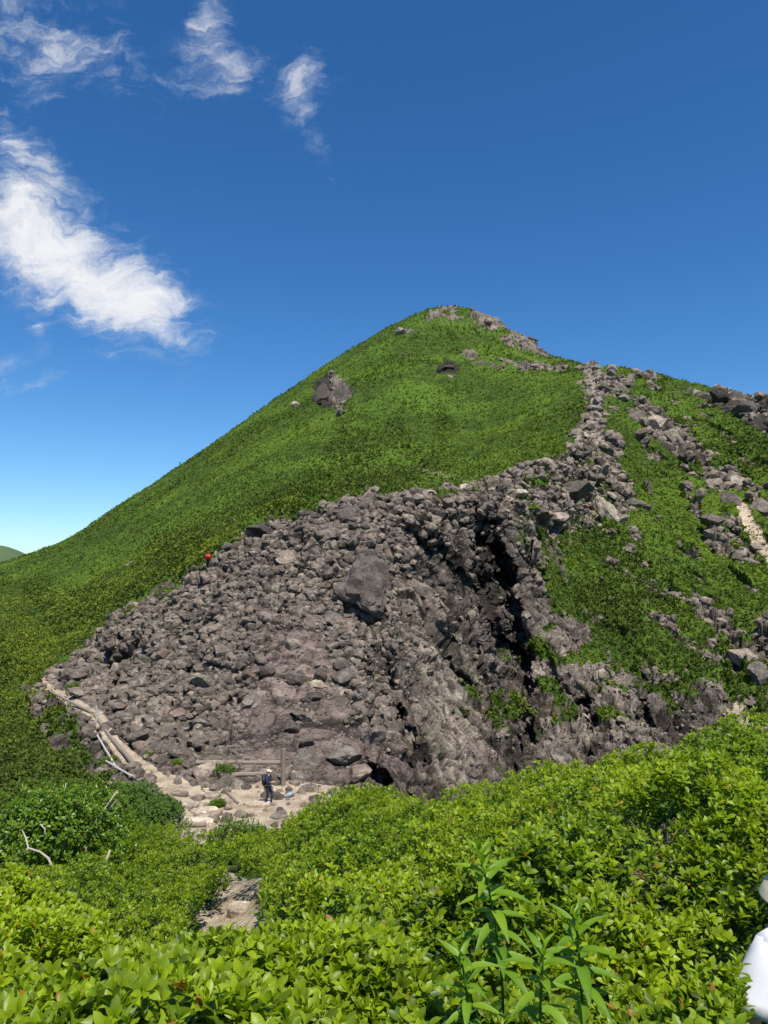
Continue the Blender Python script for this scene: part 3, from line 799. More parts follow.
def scatter_rocks(n, dens, smin, smax, power, seed, ymax=130):
    w_ = solid*dens*(va[:,1] < ymax)
    k = np.random.default_rng(seed).choice(len(cell_i), size=n, p=w_/w_.sum())
    return cell_i[k], smin+(smax-smin)*np.random.default_rng(seed+1).random(n)**power
dens = (1-.9*ledge[cell_i])*(rock[cell_i] > .5)*(1-.8*soil[cell_i])*infr*(NN[cell_i,2] > .25)
face = sstep(30,-20, poly_sd(GPX[cell_i], GPY[cell_i], [(50,690),(150,610),(260,535),(400,510),(420,640),(380,780),(200,790),(150,760)]))
ridge_ = sstep(20,-10, poly_sd(GPX[cell_i], GPY[cell_i], [(400,500),(520,470),(580,380),(605,370),(640,500),(640,560),(560,560),(420,540)]))
ci, sz = scatter_rocks(170, dens*face, .45, 1.5, 2.6, 301)
for k, (c_, s) in enumerate(zip(ci, sz)):
    o = bpy.data.objects.new('rock', rock_obj(k % 9, M_ROCK if k % 4 else M_RED)); C.objects.link(o)
    p = G[c_]; s = float(s)*.75
    o.location = (float(p[0]), float(p[1]), float(p[2])+s*.15); o.scale = (s, s*(.7+.5*random.random()), s*(.7+.4*random.random()))
    o.rotation_euler = (random.random()-.5, random.random()-.5, random.random()*6.28)
    tag(o, 'angular grey brown rock lying among many like it on the scree face of the outcrop', 'rock', 'loose rocks of the scree face')
ci, sz = scatter_rocks(90, dens*ridge_, .5, 1.9, 2.0, 311, 260)
for k, (c_, s) in enumerate(zip(ci, sz)):
    o = bpy.data.objects.new('rock', rock_obj((k*2+1) % 9, M_PALE if k % 3 else M_ROCK)); C.objects.link(o)
    p = G[c_]; s = float(s)*(.6+.4*min(p[1]/120, 2))*.8
    o.location = (float(p[0]), float(p[1]), float(p[2])+s*.1); o.scale = (s, s*(.7+.5*random.random()), s*(.8+.5*random.random()))
    o.rotation_euler = (random.random()-.5, random.random()-.5, random.random()*6.28)
    tag(o, 'pale grey block on the crest and stony rib that climbs toward the skyline', 'rock', 'rocks along the crest and rib')

parts = []
dens_r = (1-shade_z[cell_i])*(rock[cell_i] > .35)*infr*(1-.93*soil[cell_i]*(1-.4*sstep(760,790,GPY[cell_i])))*(1-.5*cliff[cell_i])*(.25+face*(1+.3*pink[cell_i])+.6*ridge_+.4*(GPX[cell_i] > 600))
n = 27000
ci, sz = scatter_rocks(n, dens_r, .07, .80, 3.6, 401, 700)
pos = G[ci].astype(float); sz = sz*np.clip(pos[:,1]/75, .7, 4.5)*(1-.62*pink[ci])*(1-.35*cliff[ci])
vk = RNG.integers(0, 10, n)
for q in range(10):
    V, Fc = rock_shape(1, 500+q, 7, 0)
    k = vk == q; m_ = k.sum(); dv = RNG.normal(size=(m_,3)); dv[:,2] *= .4
    up = np.array([[0,0,1.]])+RNG.normal(size=(m_,3))*.35
    parts.append(stamp(V, Fc, pos[k]+np.array([0,0,.0]), frames(dv, up), sz[k]))
V, Fc = merge(parts)
rub = mesh_np('rubble', V, Fc, make_rock('rubble_rock', (1.3,1.27,1.22), 1.5))
tag(rub, 'countless small stones strewn over the outcrop, gullies and paths', 'rubble', kind='stuff')

# ------------------------------------------------------------------ path furniture
def log_between(name, a, b, r, label, mat, cat='log', group=None, lift=.6, ymin=30):
    A = Vector(hit(a[0], a[1], ymin)); B_ = Vector(hit(b[0], b[1], ymin)); A.z += r*lift; B_.z += r*lift
    n_ = 8; pts = [A.lerp(B_, i/n_) + Vector((0,0,(random.random()-.5)*r*.35)) - A for i in range(n_+1)]
    bm = bmesh.new(); tube(bm, pts, [r*(1+.15*(random.random()-.5)) for _ in pts], 9)
    o = obj_bm(name, bm, mat, smooth=False); o.location = A
    return tag(o, label, cat, group)
log_between('step_log', (196,764), (280,764), .13, 'long upper log retaining the earth terrace left of the wooden post', M_WOOD)
log_between('step_log', (200,777), (270,775), .14, 'log step edge directly below the longest terrace log, left of the hiker', M_WOOD)
log_between('step_log', (172,827), (206,826), .13, 'log across the path just above the hidden part of the stone steps', M_WOOD)
log_between('step_log', (224,790), (238,804), .075, 'short log lying slantwise between the loose steps and the sandy ledge', M_WOOD)
log_between('edging_log', (50,692), (93,714), .10, 'thin log edging the upper sandy path', M_WOOD)
log_between('edging_log', (94,715), (112,740), .10, 'thin log edging the sandy path where it turns downhill', M_WOOD)
log_between('edging_log', (113,741), (146,779), .14, 'thick dark log edging the lowest stretch of sandy path', M_WOOD)
log_between('fallen_pole', (95,734), (116,770), .055, 'pale bleached pole lying steeply down the bank left of the path', M_WOODPALE, 'pole', lift=3)
log_between('fallen_pole', (106,764), (133,780), .055, 'pale bleached pole crossing the foot of the steep pole', M_WOODPALE, 'pole', lift=3)
log_between('fallen_pole', (183,742), (196,760), .05, 'thin grey stick leaning on stones above the wedge shaped boulder', M_WOOD, 'stick', lift=3)
# signpost
pp = hit(283, 785); 
bm = bmesh.new(); s_ = pp[1]/F
tube(bm, [(0,0,-.3),(0.01,0,.6),(0,.01,1.2),(.02,0,38*s_*.92)], [.14,.135,.125,.12], 10)
o = obj_bm('wooden_post', bm, M_WOOD); o.location = pp; tag(o, 'upright weathered wooden post at the right end of the terrace logs', 'post')
p2 = hit(96,722); bm = bmesh.new(); tube(bm, [(0,0,-.2),(.03,0,.5),(.02,0,1.1)], [.07,.065,.06], 8)
o = obj_bm('railing_post', bm, M_WOODPALE); o.location = p2; tag(o, 'short pale post at the top of the steep fallen pole', 'post')

def slab(px, py, wpx, dpx, label, ymin=8, hgt=.16, mat=None, rz=0, loc=None):
    p = Vector(hit(px, py, ymin)) if loc is None else Vector(loc); m_ = p.y/F
    bm = bmesh.new(); w = wpx*m_/2; dl = max(.22, dpx*m_*1.5)
    n_ = 11; ring = []
    for k in range(n_):
        a = k*6.2832/n_; e = 1+.16*(random.random()-.5)
        ca, sa = math.cos(a), math.sin(a); q = (abs(ca)**3+abs(sa)**3)**(-1/3)
        ring.append((ca*q*w*e, sa*q*dl*e))
    b0 = [bm.verts.new((x_, y_, -.25)) for x_, y_ in ring]; b1 = [bm.verts.new((x_, y_, hgt*.75)) for x_, y_ in ring]
    b2 = [bm.verts.new((x_*.93, y_*.93, hgt+(random.random()-.5)*.02)) for x_, y_ in ring]; c_ = bm.verts.new((0,0,hgt))
    for r0, r1 in ((b0,b1),(b1,b2)):
        for k in range(n_): bm.faces.new((r0[k], r0[(k+1)%n_], r1[(k+1)%n_], r1[k]))
    for k in range(n_): bm.faces.new((b2[k], b2[(k+1)%n_], c_))
    o = obj_bm('stone_slab', bm, mat or M_SLAB); o.location = p; o.rotation_euler.z = rz
    return tag(o, label, 'stone slab')
for (px,py,w,dpt,lab,rz) in (
  (187,838,34,8,'lowest visible sandy slab of the lower flight, at the edge of the bushes',.05),
  (192,823,44,6,'broad pale slab above the lowest log of the flight',.0),
  (205,812,26,5,'angular pale slab on the right of the loose steps',.4),
  (186,806,24,5,'flat slab in the middle of the loose steps',-.2),
  (222,803,20,5,'pale slab beside the slanting short log',.5),
  (212,797,16,5,'small tilted slab under the wedge shaped boulder',.8),
  (258,806,24,4,'thin dark edged slab at the feet of the hiker',.05),
  (180,795,18,4,'small slab at the top left of the loose steps',-.3)):
    slab(px,py,w,dpt,lab,ymin=28,rz=rz)
for (x_,y_,w,lab) in ((-2.42,11.35,38,'nearest worn stone step in the gap of the thicket'),(-2.62,12.4,34,'middle worn stone step in the gap of the thicket'),(-2.5,13.6,32,'farthest worn stone step in the gap, half lost in grass')):
    slab(0,0,w,6,lab,loc=(x_,y_,ground_z(x_,y_)-.03),hgt=.09)

# ------------------------------------------------------------------ shrubs and plants that stand out
def shell_points(n, r, squash, seed, lumps=5, inner=.55):
    rg = np.random.default_rng(seed)
    cs = rg.normal(size=(lumps,3)); cs /= np.linalg.norm(cs,axis=1,keepdims=True); cs[:,2] = np.abs(cs[:,2])*.8; cs *= .5
    rad = .5+.25*rg.random(lumps)
    k = rg.integers(0, lumps, n); d_ = rg.normal(size=(n,3)); d_ /= np.linalg.norm(d_,axis=1,keepdims=True); d_[:,2] = np.where(d_[:,2] < -.3, -d_[:,2], d_[:,2])
    rr__ = rad[k]*(inner+(1-inner)*rg.random(n)**.5)
    p = cs[k]+d_*rr__[:,None]
    return p*np.array([r,r,r*squash]), d_
def shrub(loc, r, squash, n, ll, mat, label, cat='shrub', group=None, name='shrub', lumps=6, bark=None, T=LT_LO, seed=1, nl=7, branches=7, barew=.02):
    root = empty(name, loc, label, cat, group)
    p, d_ = shell_points(n, r, squash, seed, lumps); p[:,2] += r*squash*.45
    ax = d_*.8+np.array([0,0,.7])
    V, Fc, K = sprigs(p, ax, nl, ll, T, top=np.clip(.15+.25*p[:,2]/(r*squash), -.1, .5)-.05)
    mesh_np('foliage', V, Fc, mat, root, attrs={'fresh_shade': ('POINT', np.clip(K,0,1))})
    bm = bmesh.new()
    rg = random.Random(seed)
    for k in range(branches):
        a = rg.random()*6.28; l = r*(.5+.45*rg.random())
        e = Vector((math.cos(a)*l, math.sin(a)*l, r*squash*(.6+.7*rg.random())))
        mid_ = e*.5+Vector(((rg.random()-.5)*r*.3, (rg.random()-.5)*r*.3, -r*.08))
        tube(bm, [(0,0,-.2), mid_*.45, mid_, e*.8+Vector((0,0,.05)), e], [barew*2.2, barew*1.6, barew*1.2, barew*.8, barew*.4], 6)
    obj_bm('branches', bm, bark or M_TWIG, root, smooth=True)
    return root
p = at(136, 832, 30.5); gz = ground_z(p[0], p[1])
shrub((p[0], p[1], gz+.1), 1.72, .88, 4000, .11, M_PINE, 'rounded dark green dome shaped shrub below the fallen poles beside the path', seed=3, lumps=9, nl=6)
# leafy small tree on the left with pale crooked branches
p = at(52, 900, 12.6); gz = ground_z(p[0], p[1])
tr = shrub((p[0], p[1], gz+.35), 1.45, .95, 1500, .085, M_LEAF_DK, 'taller dark leaved bush at left with pale crooked branches showing', 'small tree', name='leafy_tree', seed=9, lumps=9, T=LT_MID, bark=M_PALEBARK, branches=9, barew=.022)
for kid in list(tr.children): kid.name = 'crown' if kid.name.startswith('foliage') else 'branches'
bm = bmesh.new()
def pt(px, py, y): return Vector(at(px, py, y))-Vector(tr.location)
tube(bm, [pt(60,905,11.2), pt(55,872,11.1), pt(48,858,11.1), pt(40,852,11.1), pt(28,848,11.0), pt(26,838,11.1), pt(22,830,11.2)], [.02,.019,.018,.017,.015,.012,.006], 7)
tube(bm, [pt(28,848,11.0), pt(24,856,11.0), pt(20,862,11.0)], [.016,.012,.006], 6)
tube(bm, [pt(44,838,11.2), pt(45,829,11.2), pt(40,824,11.2)], [.014,.012,.008], 6)
tube(bm, [pt(102,875,11.4), pt(106,862,11.4), pt(110,850,11.4)], [.024,.02,.014], 6)
tube(bm, [pt(92,885,11.4), pt(95,868,11.4)], [.018,.012], 6)
obj_bm('bare_branch', bm, M_PALEBARK, tr, smooth=True)
spec = [(-6.2,17.2,1.0,'bushy shrub left of the path behind the small tree',21),(-3.9,20.5,1.1,'shrub nearest below the stone steps on the left of the path',22),
        (-.6,17.0,1.15,'broad shrub right of the path near the middle of the slope',23),(-2.0,24.5,1.1,'dense dark shrub directly in front of the hiker',24),
        (-.6,22.0,1.2,'dark shrub right of the one in front of the hiker',25),(-5.2,26.0,.6,'round shrub just under the lowest stone slab',26),
        (-1.2,14.2,.75,'dark leaved shrub at the upper right of the worn stone steps',27),(-3.45,14.9,.7,'dark leaved shrub at the upper left of the worn stone steps',28),
        (-8.3,21.0,1.2,'loose shrub at far left beyond the small tree',29)]
for (x_,y_,r_,lab,sd) in spec:
    shrub((x_, y_, ground_z(x_, y_)), r_, .8, int(560*r_*r_+250), .075, M_LEAF if sd % 2 else M_LEAF_DK, lab, seed=sd, lumps=6, T=LT_LO if y_ > 16 else LT_MID)
# small tufts growing on the bare ground
for (px,py,w,lab,sd) in ((224,771,26,'small bright green tuft between the terrace logs and the wedge shaped boulder',41),(178,762,14,'tiny dark green bush on the stones above the sandy path',42),
    (75,690,22,'green bush in the bend of the upper sandy path',43),(150,752,12,'small green bush above the lower sandy path',44),(217,803,16,'low green tuft between the loose slabs',45),
    (108,760,18,'grassy bush between the two pale poles and the path',46)):
    p = hit(px, py+2, 30); r_ = w*p[1]/F*.55
    shrub(tuple(p-np.array([0,0,.1])), r_, .6, 260, .10, M_LEAF_DK, lab, seed=sd, lumps=5, branches=4, barew=.01, nl=6)
# yellow green sprig beside the worn steps
def herb(loc, height, nleaf, ll, label, seed, lean=(0,0), T=None, mat=None, wid=.12, name='leafy_herb'):
    rg = np.random.default_rng(seed); root = empty(name, loc, label, 'plant')
    T = leaf_template(9, wid*1.15, .10, .42, 'lance') if T is None else T
    pts = [Vector((lean[0]*t_*t_*height, lean[1]*t_*t_*height, t_*height)) for t_ in np.linspace(0,1,9)]
    bm = bmesh.new(); tube(bm, pts, [.0045*(1-.5*i/8) for i in range(9)], 6)
    obj_bm('stem', bm, mat or M_HERB, root, smooth=True)
    for k in range(nleaf):
        t_ = .25+.75*k/(nleaf-1); q = np.array(pts[0].lerp(pts[-1], t_)); q[0] = lean[0]*t_*t_*height; q[1] = lean[1]*t_*t_*height
        a = k*2.4+rg.random()*.4+seed; el = (1.35-1.1*max(0,t_-.6)/.4)+(rg.random()-.5)*.4
        d_ = np.array([[math.cos(a)*math.sin(el), math.sin(a)*math.sin(el), math.cos(el)]])
        s = ll*(1.0 if t_ < .8 else (1.0-2.6*(t_-.8)))*(.85+.3*rg.random())
        V, Fc = stamp(T[0], T[1], q[None], frames(d_, np.array([[0,0,1.]])), np.array([s]))
        mesh_np('leaf', V, Fc, mat or M_HERB, root, smooth=True, attrs={'fresh_shade': ('POINT', np.clip(rg.random()*.6-.1+.5*t_*np.ones(len(V))-.3*(T[0][:,2] < -.2), 0, 1))})
    return root
for (px,py,y,h_,nl,ll,lab,sd,ln) in (
   (503,1010,2.15,.43,27,.115,'tallest lance leaved herb rising from the thicket at bottom centre right',5,(-.15,0)),
   (583,1035,1.85,.27,21,.10,'lance leaved herb right of the tallest one, its tip spread like a star',8,(-.05,0)),
   (540,1060,1.7,.24,18,.085,'lower herb between the two tall lance leaved herbs',12,(.05,0)),
   (470,1050,1.8,.22,18,.085,'herb left of the tallest one with leaves held upright',15,(-.1,0))):
    p = at(px, py, y); herb((p[0], p[1], p[2]), h_, nl, ll, lab, sd, ln)
p = at(262, 935, 7.2); herb((p[0],p[1],p[2]), .32, 11, .13, 'bright yellow green sprig of broad leaves right of the worn steps', 31, (0,0), leaf_template(6,.2,.06,.2), M_LEAF, name='leafy_sprig')

# ------------------------------------------------------------------ people
def skinmat(name, c, r=.7): return plain(name, c, r, .06, 8, .002)
M_SKIN = skinmat('skin', (.55,.34,.24)); M_WHITE = skinmat('white_cloth', (.62,.62,.64)); M_NAVY = skinmat('navy_cloth', (.015,.022,.05))
M_BEIGE = skinmat('straw_cloth', (.72,.62,.40)); M_RED_C = skinmat('red_cloth', (.55,.025,.02)); M_BLACK = skinmat('black_cloth', (.02,.02,.022))
M_HAIR = skinmat('hair', (.02,.015,.012)); M_GREY_C = skinmat('grey_cloth', (.25,.28,.33)); M_SHOE = skinmat('boot', (.08,.06,.045))
def skin_mesh(name, verts, edges, radii, mat, parent, sub=2):
    me = bpy.data.meshes.new(name+'_tmp'); me.from_pydata([tuple(v) for v in verts], edges, [])
    o = bpy.data.objects.new('tmp', me); C.objects.link(o)
    sk = o.modifiers.new('s', 'SKIN'); sk.use_smooth_shade = True
    for i, v in enumerate(me.skin_vertices[0].data):
        r = radii[i]; v.radius = r if hasattr(r, '__len__') else (r, r); v.use_root = (i == 0)
    su = o.modifiers.new('d', 'SUBSURF'); su.levels = sub; su.render_levels = sub
    dg = bpy.context.evaluated_depsgraph_get(); ev = o.evaluated_get(dg)
    out = bpy.data.meshes.new_from_object(ev); bpy.data.objects.remove(o)
    for p_ in out.polygons: p_.use_smooth = True
    out.name = name; out.materials.clear(); out.materials.append(mat)
    return link(bpy.data.objects.new(name, out), parent)
def ellipsoid(name, c, s, mat, parent, cut=None, sub=3):
    bm = bmesh.new(); bmesh.ops.create_icosphere(bm, subdivisions=sub, radius=1)
    for v in bm.verts:
        v.co = Vector((c[0]+v.co.x*s[0], c[1]+v.co.y*s[1], c[2]+v.co.z*s[2]))
    if cut is not None: bmesh.ops.bisect_plane(bm, geom=bm.verts[:]+bm.edges[:]+bm.faces[:], plane_co=(0,0,cut), plane_no=(0,0,-1), clear_outer=True)
    return obj_bm(name, bm, mat, parent, True)
def person(loc, h, rz, label, top, bottom, hat='cap', hatmat=None, pack=None, sleeves=True, stride=.12, group=None, detail=True, armpose=0):
    """faces local +Y; feet at z=0"""
    root = empty('person', loc, label, 'person', group, rz); k = h/1.72
    J = dict(pel=(0,0,.93), ch=(0,0,1.28), nk=(0,.0,1.45), hb=(0,.01,1.52), hd=(0,.02,1.60), ht=(0,.015,1.68),
      sl=(-.17,0,1.40), el=(-.235,-.03,1.13), wl=(-.23,.10,.90), sr=(.17,0,1.40), er=(.235,-.03,1.13), wr=(.23,.10,.90),
      hl=(-.095,0,.88), kl=(-.10,.05+stride,.49), al=(-.10,stride*1.0,.08), fl=(-.11,stride+.15,.035),
      hr=(.095,0,.88), kr=(.10,.04-stride*.3,.49), ar=(.10,-stride,.08), fr=(.11,.15-stride,.035))
    if not sleeves: J['el'] = (-.28,-.02,1.17); J['er'] = (.31,-.02,1.17); J['wl'] = (-.33,.12,.95); J['wr'] = (.33,.12,.95)
    if armpose: J['er'] = (.26,.02,1.14); J['wr'] = (.17,.24,1.16)
    names = list(J); V = [Vector(J[n_])*k for n_ in names]; ix = {n_: i for i, n_ in enumerate(names)}
    E = [('pel','ch'),('ch','nk'),('nk','hb'),('hb','hd'),('hd','ht'),('ch','sl'),('sl','el'),('el','wl'),('ch','sr'),('sr','er'),('er','wr'),('pel','hl'),('hl','kl'),('kl','al'),('al','fl'),('pel','hr'),('hr','kr'),('kr','ar'),('ar','fr')]
    R = dict(pel=(.135,.10),ch=(.15,.10),nk=(.055,.055),hb=(.06,.07),hd=(.08,.10),ht=(.06,.075),sl=.062,el=.043,wl=.030,sr=.062,er=.043,wr=.030,hl=.088,kl=.058,al=.042,fl=.035,hr=.088,kr=.058,ar=.042,fr=.035)
    rad = [tuple(q*k for q in (R[n_] if hasattr(R[n_],'__len__') else (R[n_],R[n_]))) for n_ in names]
    skin_mesh('body', V, [(ix[a],ix[b]) for a, b in E], rad, M_SKIN, root)
    def sub_skin(name, ns, es, grow, mat, ov=None):
        vv = [Vector(J.get(n_, (0,0,0)))*k if not (ov and n_ in ov) else Vector(ov[n_])*k for n_ in ns]
        rr2 = []
        for n_ in ns:
            q = R.get(n_, .05); q = (.045 if (n_[0] == 'e' and not sleeves) else q); q = q if hasattr(q,'__len__') else (q,q); rr2.append(((q[0]+grow)*k, (q[1]+grow)*k))
        return skin_mesh(name, vv, [(ns.index(a), ns.index(b)) for a, b in es], rr2, mat, root)
    wl2 = 'wl' if sleeves else 'el'
    def lerp(a, b, t_): return tuple(J[a][i]*(1-t_)+J[b][i]*t_ for i in range(3))
    ov = {'nk': (0,0,1.42)}
    if sleeves: ov['wl'] = lerp('el','wl',.85); ov['wr'] = lerp('er','wr',.85); ns = ['ch','pel','nk','sl','el','wl','sr','er','wr']; es = [('ch','pel'),('ch','nk'),('ch','sl'),('sl','el'),('el','wl'),('ch','sr'),('sr','er'),('er','wr')]
    else: ov['el'] = lerp('sl','el',.75); ov['er'] = lerp('sr','er',.75); ns = ['ch','pel','nk','sl','el','sr','er']; es = [('ch','pel'),('ch','nk'),('ch','sl'),('sl','el'),('ch','sr'),('sr','er')]
    ov['pel'] = (0,0,.90)
    sub_skin('jacket' if sleeves else 'shirt', ns, es, .022 if sleeves else .026, top, ov)
    sub_skin('trousers', ['pel','hl','kl','al','hr','kr','ar'], [('pel','hl'),('hl','kl'),('kl','al'),('pel','hr'),('hr','kr'),('kr','ar')], .012, bottom, {'pel': (0,0,.95)})
    if not sleeves:
        for s in 'lr':
            a, e_ = Vector(J['s'+s])*k, Vector(J['e'+s])*k; d0 = (e_-a)
            bm = bmesh.new(); tube(bm, [a-d0*.15, a+d0*.15, a+d0*.45, a+d0*.80, a+d0*.97, a+d0*.975, a+d0*.6], [.06*k,.080*k,.092*k,.104*k,.110*k,.104*k,.085*k], 18)
            for v in bm.verts:
                q = v.co.to_tuple(3); v.co += Vector((math.sin(q[2]*38+q[1]*45),0,math.cos(q[0]*40+q[2]*30)))*.008
            obj_bm('sleeve', bm, top, root, True)
    for s in 'lr':
        a, f_ = Vector(J['a'+s])*k, Vector(J['f'+s])*k
        bm = bmesh.new(); tube(bm, [a+Vector((0,-.05,.08))*k, a+Vector((0,-.05,-.0))*k, a.lerp(f_,.4)+Vector((0,0,-.01))*k, f_, f_+Vector((0,.05,-.005))*k], [.052*k,.058*k,.055*k,.045*k,.02*k], 10)
        obj_bm('boot', bm, M_SHOE, root, True)
        w_, e_ = Vector(J['w'+s])*k, Vector(J['e'+s])*k; dd_ = (w_-e_).normalized()
        side = dd_.cross(Vector((1,0,0))).normalized()
        bm = bmesh.new(); tube(bm, [w_-dd_*.01, w_+dd_*.03*k, w_+dd_*.08*k, w_+dd_*.095*k], [.026*k,.036*k,.040*k,.03*k], 8)
        for q in range(4):
            off = side*(q-1.5)*.019*k; L_ = (.07,.08,.075,.06)[q]*k; st = w_+dd_*.085*k+off
            tube(bm, [st, st+dd_*L_*.5+Vector((0,.006,0)), st+dd_*L_+Vector((0,.022,0))*k], [.0095*k,.009*k,.006*k], 6)
        st = w_+dd_*.03*k+side*.03*k; tube(bm, [st, st+side*.025*k+dd_*.03*k, st+side*.03*k+dd_*.06*k], [.011*k,.010*k,.007*k], 6)
        obj_bm('hand', bm, M_SKIN, root, True)
    hc = Vector((0,.015,1.60))*k
    if detail:
        ellipsoid('hair', (hc.x, hc.y-.02*k, hc.z+.02*k), (.088*k,.105*k,.11*k), M_HAIR, root, cut=hc.z-.03*k)
        bm = bmesh.new(); tube(bm, [hc+Vector((0,.095,.01))*k, hc+Vector((0,.122,-.015))*k, hc+Vector((0,.10,-.025))*k], [.008*k,.014*k,.008*k], 6); obj_bm('nose', bm, M_SKIN, root, True)
        for sx in (-1,1):
            ellipsoid('eye', (hc.x+sx*.032*k, hc.y+.093*k, hc.z+.012*k), (.013*k,.008*k,.008*k), M_BLACK, root, sub=2)
            ellipsoid('ear', (hc.x+sx*.09*k, hc.y-.002*k, hc.z-.005*k), (.012*k,.02*k,.03*k), M_SKIN, root, sub=2)
        ellipsoid('mouth', (hc.x, hc.y+.096*k, hc.z-.045*k), (.024*k,.008*k,.006*k), M_RED, root, sub=2)
    if hat == 'cap':
        c_ = ellipsoid('cap', (hc.x, hc.y-.005*k, hc.z+.045*k), (.098*k,.112*k,.085*k), hatmat, root, cut=hc.z+.04*k)
        bm = bmesh.new(); bmesh.ops.create_circle(bm, cap_ends=True, segments=16, radius=1)
        for v in bm.verts: v.co = Vector((v.co.x*.075*k, hc.y+.10*k+v.co.y*.075*k, hc.z+.045*k-(v.co.y+1)*.012*k))
        r_ = bmesh.ops.extrude_face_region(bm, geom=bm.faces[:]); bmesh.ops.translate(bm, verts=[v for v in r_['geom'] if isinstance(v, bmesh.types.BMVert)], vec=(0,0,.006*k))
        obj_bm('brim', bm, hatmat, c_)
    elif hat == 'sunhat':
        prof = [(.0,.155),(.05,.152),(.09,.135),(.108,.10),(.115,.06),(.119,.03),(.135,.012),(.148,-.02),(.158,-.040),(.160,-.046),(.154,-.045),(.143,-.026),(.128,.006),(.110,.02)]
        bm = bmesh.new(); n_ = 40; rings = []
        for (r_, z_) in prof:
            rings.append([bm.verts.new((hc.x+math.cos(a)*r_*k*.95, hc.y+math.sin(a)*r_*k*1.05, hc.z+(z_+.02)*k+.006*math.sin(a*3+1)*(r_/.18)**3)) for a in [j*6.2832/n_ for j in range(n_)]])
        for r0, r1 in zip(rings[1:], rings[2:]):
            for j in range(n_): bm.faces.new((r0[j], r1[j], r1[(j+1)%n_], r0[(j+1)%n_]))
        c_ = bm.verts.new((hc.x, hc.y, hc.z+(.158+.02)*k)); bmesh.ops.delete(bm, geom=rings[0], context='VERTS')
        for j in range(n_): bm.faces.new((c_, rings[1][j], rings[1][(j+1)%n_]))
        obj_bm('sun_hat', bm, hatmat, root, True)
    elif hat == 'helmet':
        ellipsoid('helmet', (hc.x, hc.y-.005*k, hc.z+.04*k), (.12*k,.135*k,.11*k), hatmat, root, cut=hc.z+.02*k)
    if pack:
        bm = bmesh.new(); bmesh.ops.create_cube(bm, size=1)
        bmesh.ops.bevel(bm, geom=bm.edges[:], offset=.2, segments=3, affect='EDGES')
        for v in bm.verts: v.co = Vector((v.co.x*.32*k, -.21*k+v.co.y*.20*k, 1.20*k+v.co.z*.52*k))
        pk_ = obj_bm('backpack', bm, pack, root, True)
        bm = bmesh.new()
        for sx in (-1,1): tube(bm, [Vector((sx*.10,-.14,1.40))*k, Vector((sx*.115,-.02,1.475))*k, Vector((sx*.115,.125,1.38))*k, Vector((sx*.14,.12,1.18))*k, Vector((sx*.16,-.08,1.05))*k], .016*k, 6)
        obj_bm('strap', bm, pack, pk_, True)
    return root
p = hit(268, 804, 34); p[2] = ground_z(p[0], p[1])
person(tuple(p), 34*p[1]/F, math.radians(-100), 'hiker standing on the sandy ledge by the post in dark jacket and pale cap', M_NAVY, M_NAVY, 'cap', M_BEIGE, M_NAVY, armpose=1)
p = hit(211, 563, 60)
person((p[0]-.2, p[1]-.4, p[2]-.55), 1.7, math.radians(20), 'hiker in red jacket and red helmet at the left edge of the outcrop', M_RED_C, M_BLACK, 'helmet', M_RED_C, M_RED_C)
p = hit(458, 309, 400, 3)
person((p[0], p[1], p[2]+.2), 1.9, 0, 'tiny dark figure standing on the mountain summit', M_BLACK, M_BLACK, 'cap', M_BLACK, None, detail=False)
d_ = 3.1; topz = z_at(852, d_); px_c = 801
person((at(px_c, 852, d_)[0], d_, topz-1.70), 1.70/1.035, math.radians(15), 'person cut off by the right edge wearing white t-shirt and pale sun hat', M_WHITE, M_NAVY, 'sunhat', M_BEIGE, None, sleeves=False, stride=.08)
# pale bag on the ground by the hiker
p = hit(289, 797, 34); bm = bmesh.new(); bmesh.ops.create_cube(bm, size=1); bmesh.ops.bevel(bm, geom=bm.edges[:], offset=.22, segments=3, affect='EDGES')
for v in bm.verts: v.co = Vector((v.co.x*.55, v.co.y*.3, v.co.z*.28+.12+.05*math.sin(v.co.x*5)))
root = empty('rucksack', tuple(p), 'small blue grey bag lying on the ground right of the hiker', 'bag', rz=.4)
obj_bm('bag_body', bm, M_GREY_C, root, True)
bm = bmesh.new(); tube(bm, [(-.18,-.05,.24),(-.1,-.08,.33),(.08,-.08,.33),(.15,-.05,.25)], .02, 6); obj_bm('strap', bm, M_NAVY, root, True)

# ------------------------------------------------------------------ light, sky, camera
SUN_EL, SUN_AZ = math.radians(64), math.radians(156)     # azimuth clockwise from +Y (towards the mountain)
sd_ = Vector((math.sin(SUN_AZ)*math.cos(SUN_EL), math.cos(SUN_AZ)*math.cos(SUN_EL), math.sin(SUN_EL)))
L = bpy.data.lights.new('sun', 'SUN'); L.energy = 4.8; L.angle = math.radians(.5); L.color = (1,.95,.87)
lo = bpy.data.objects.new('sun', L); C.objects.link(lo); lo.rotation_euler = (-sd_).to_track_quat('-Z','Y').to_euler(); lo.location = (60,-40,120)
w = bpy.data.worlds.new('World'); bpy.context.scene.world = w; w.use_nodes = True
t = NT(w.node_tree); bg = t.n['Background']
sky = t.node('ShaderNodeTexSky', sky_type='NISHITA', sun_disc=False, sun_elevation=SUN_EL, sun_rotation=SUN_AZ, altitude=1500, air_density=1.0, dust_density=.1, ozone_density=3.0)
tc = t.node('ShaderNodeTexCoord').outputs['Generated']
sx = t.node('ShaderNodeSeparateXYZ'); t.l.new(tc, sx.inputs[0])
X, Y, Zz = sx.outputs
ys = t.m('MAXIMUM', Y, .02)
U = t.m('DIVIDE', X, ys); W = t.m('DIVIDE', Zz, ys)
cmb = t.node('ShaderNodeCombineXYZ'); t.l.new(U, cmb.inputs[0]); t.l.new(W, cmb.inputs[1])
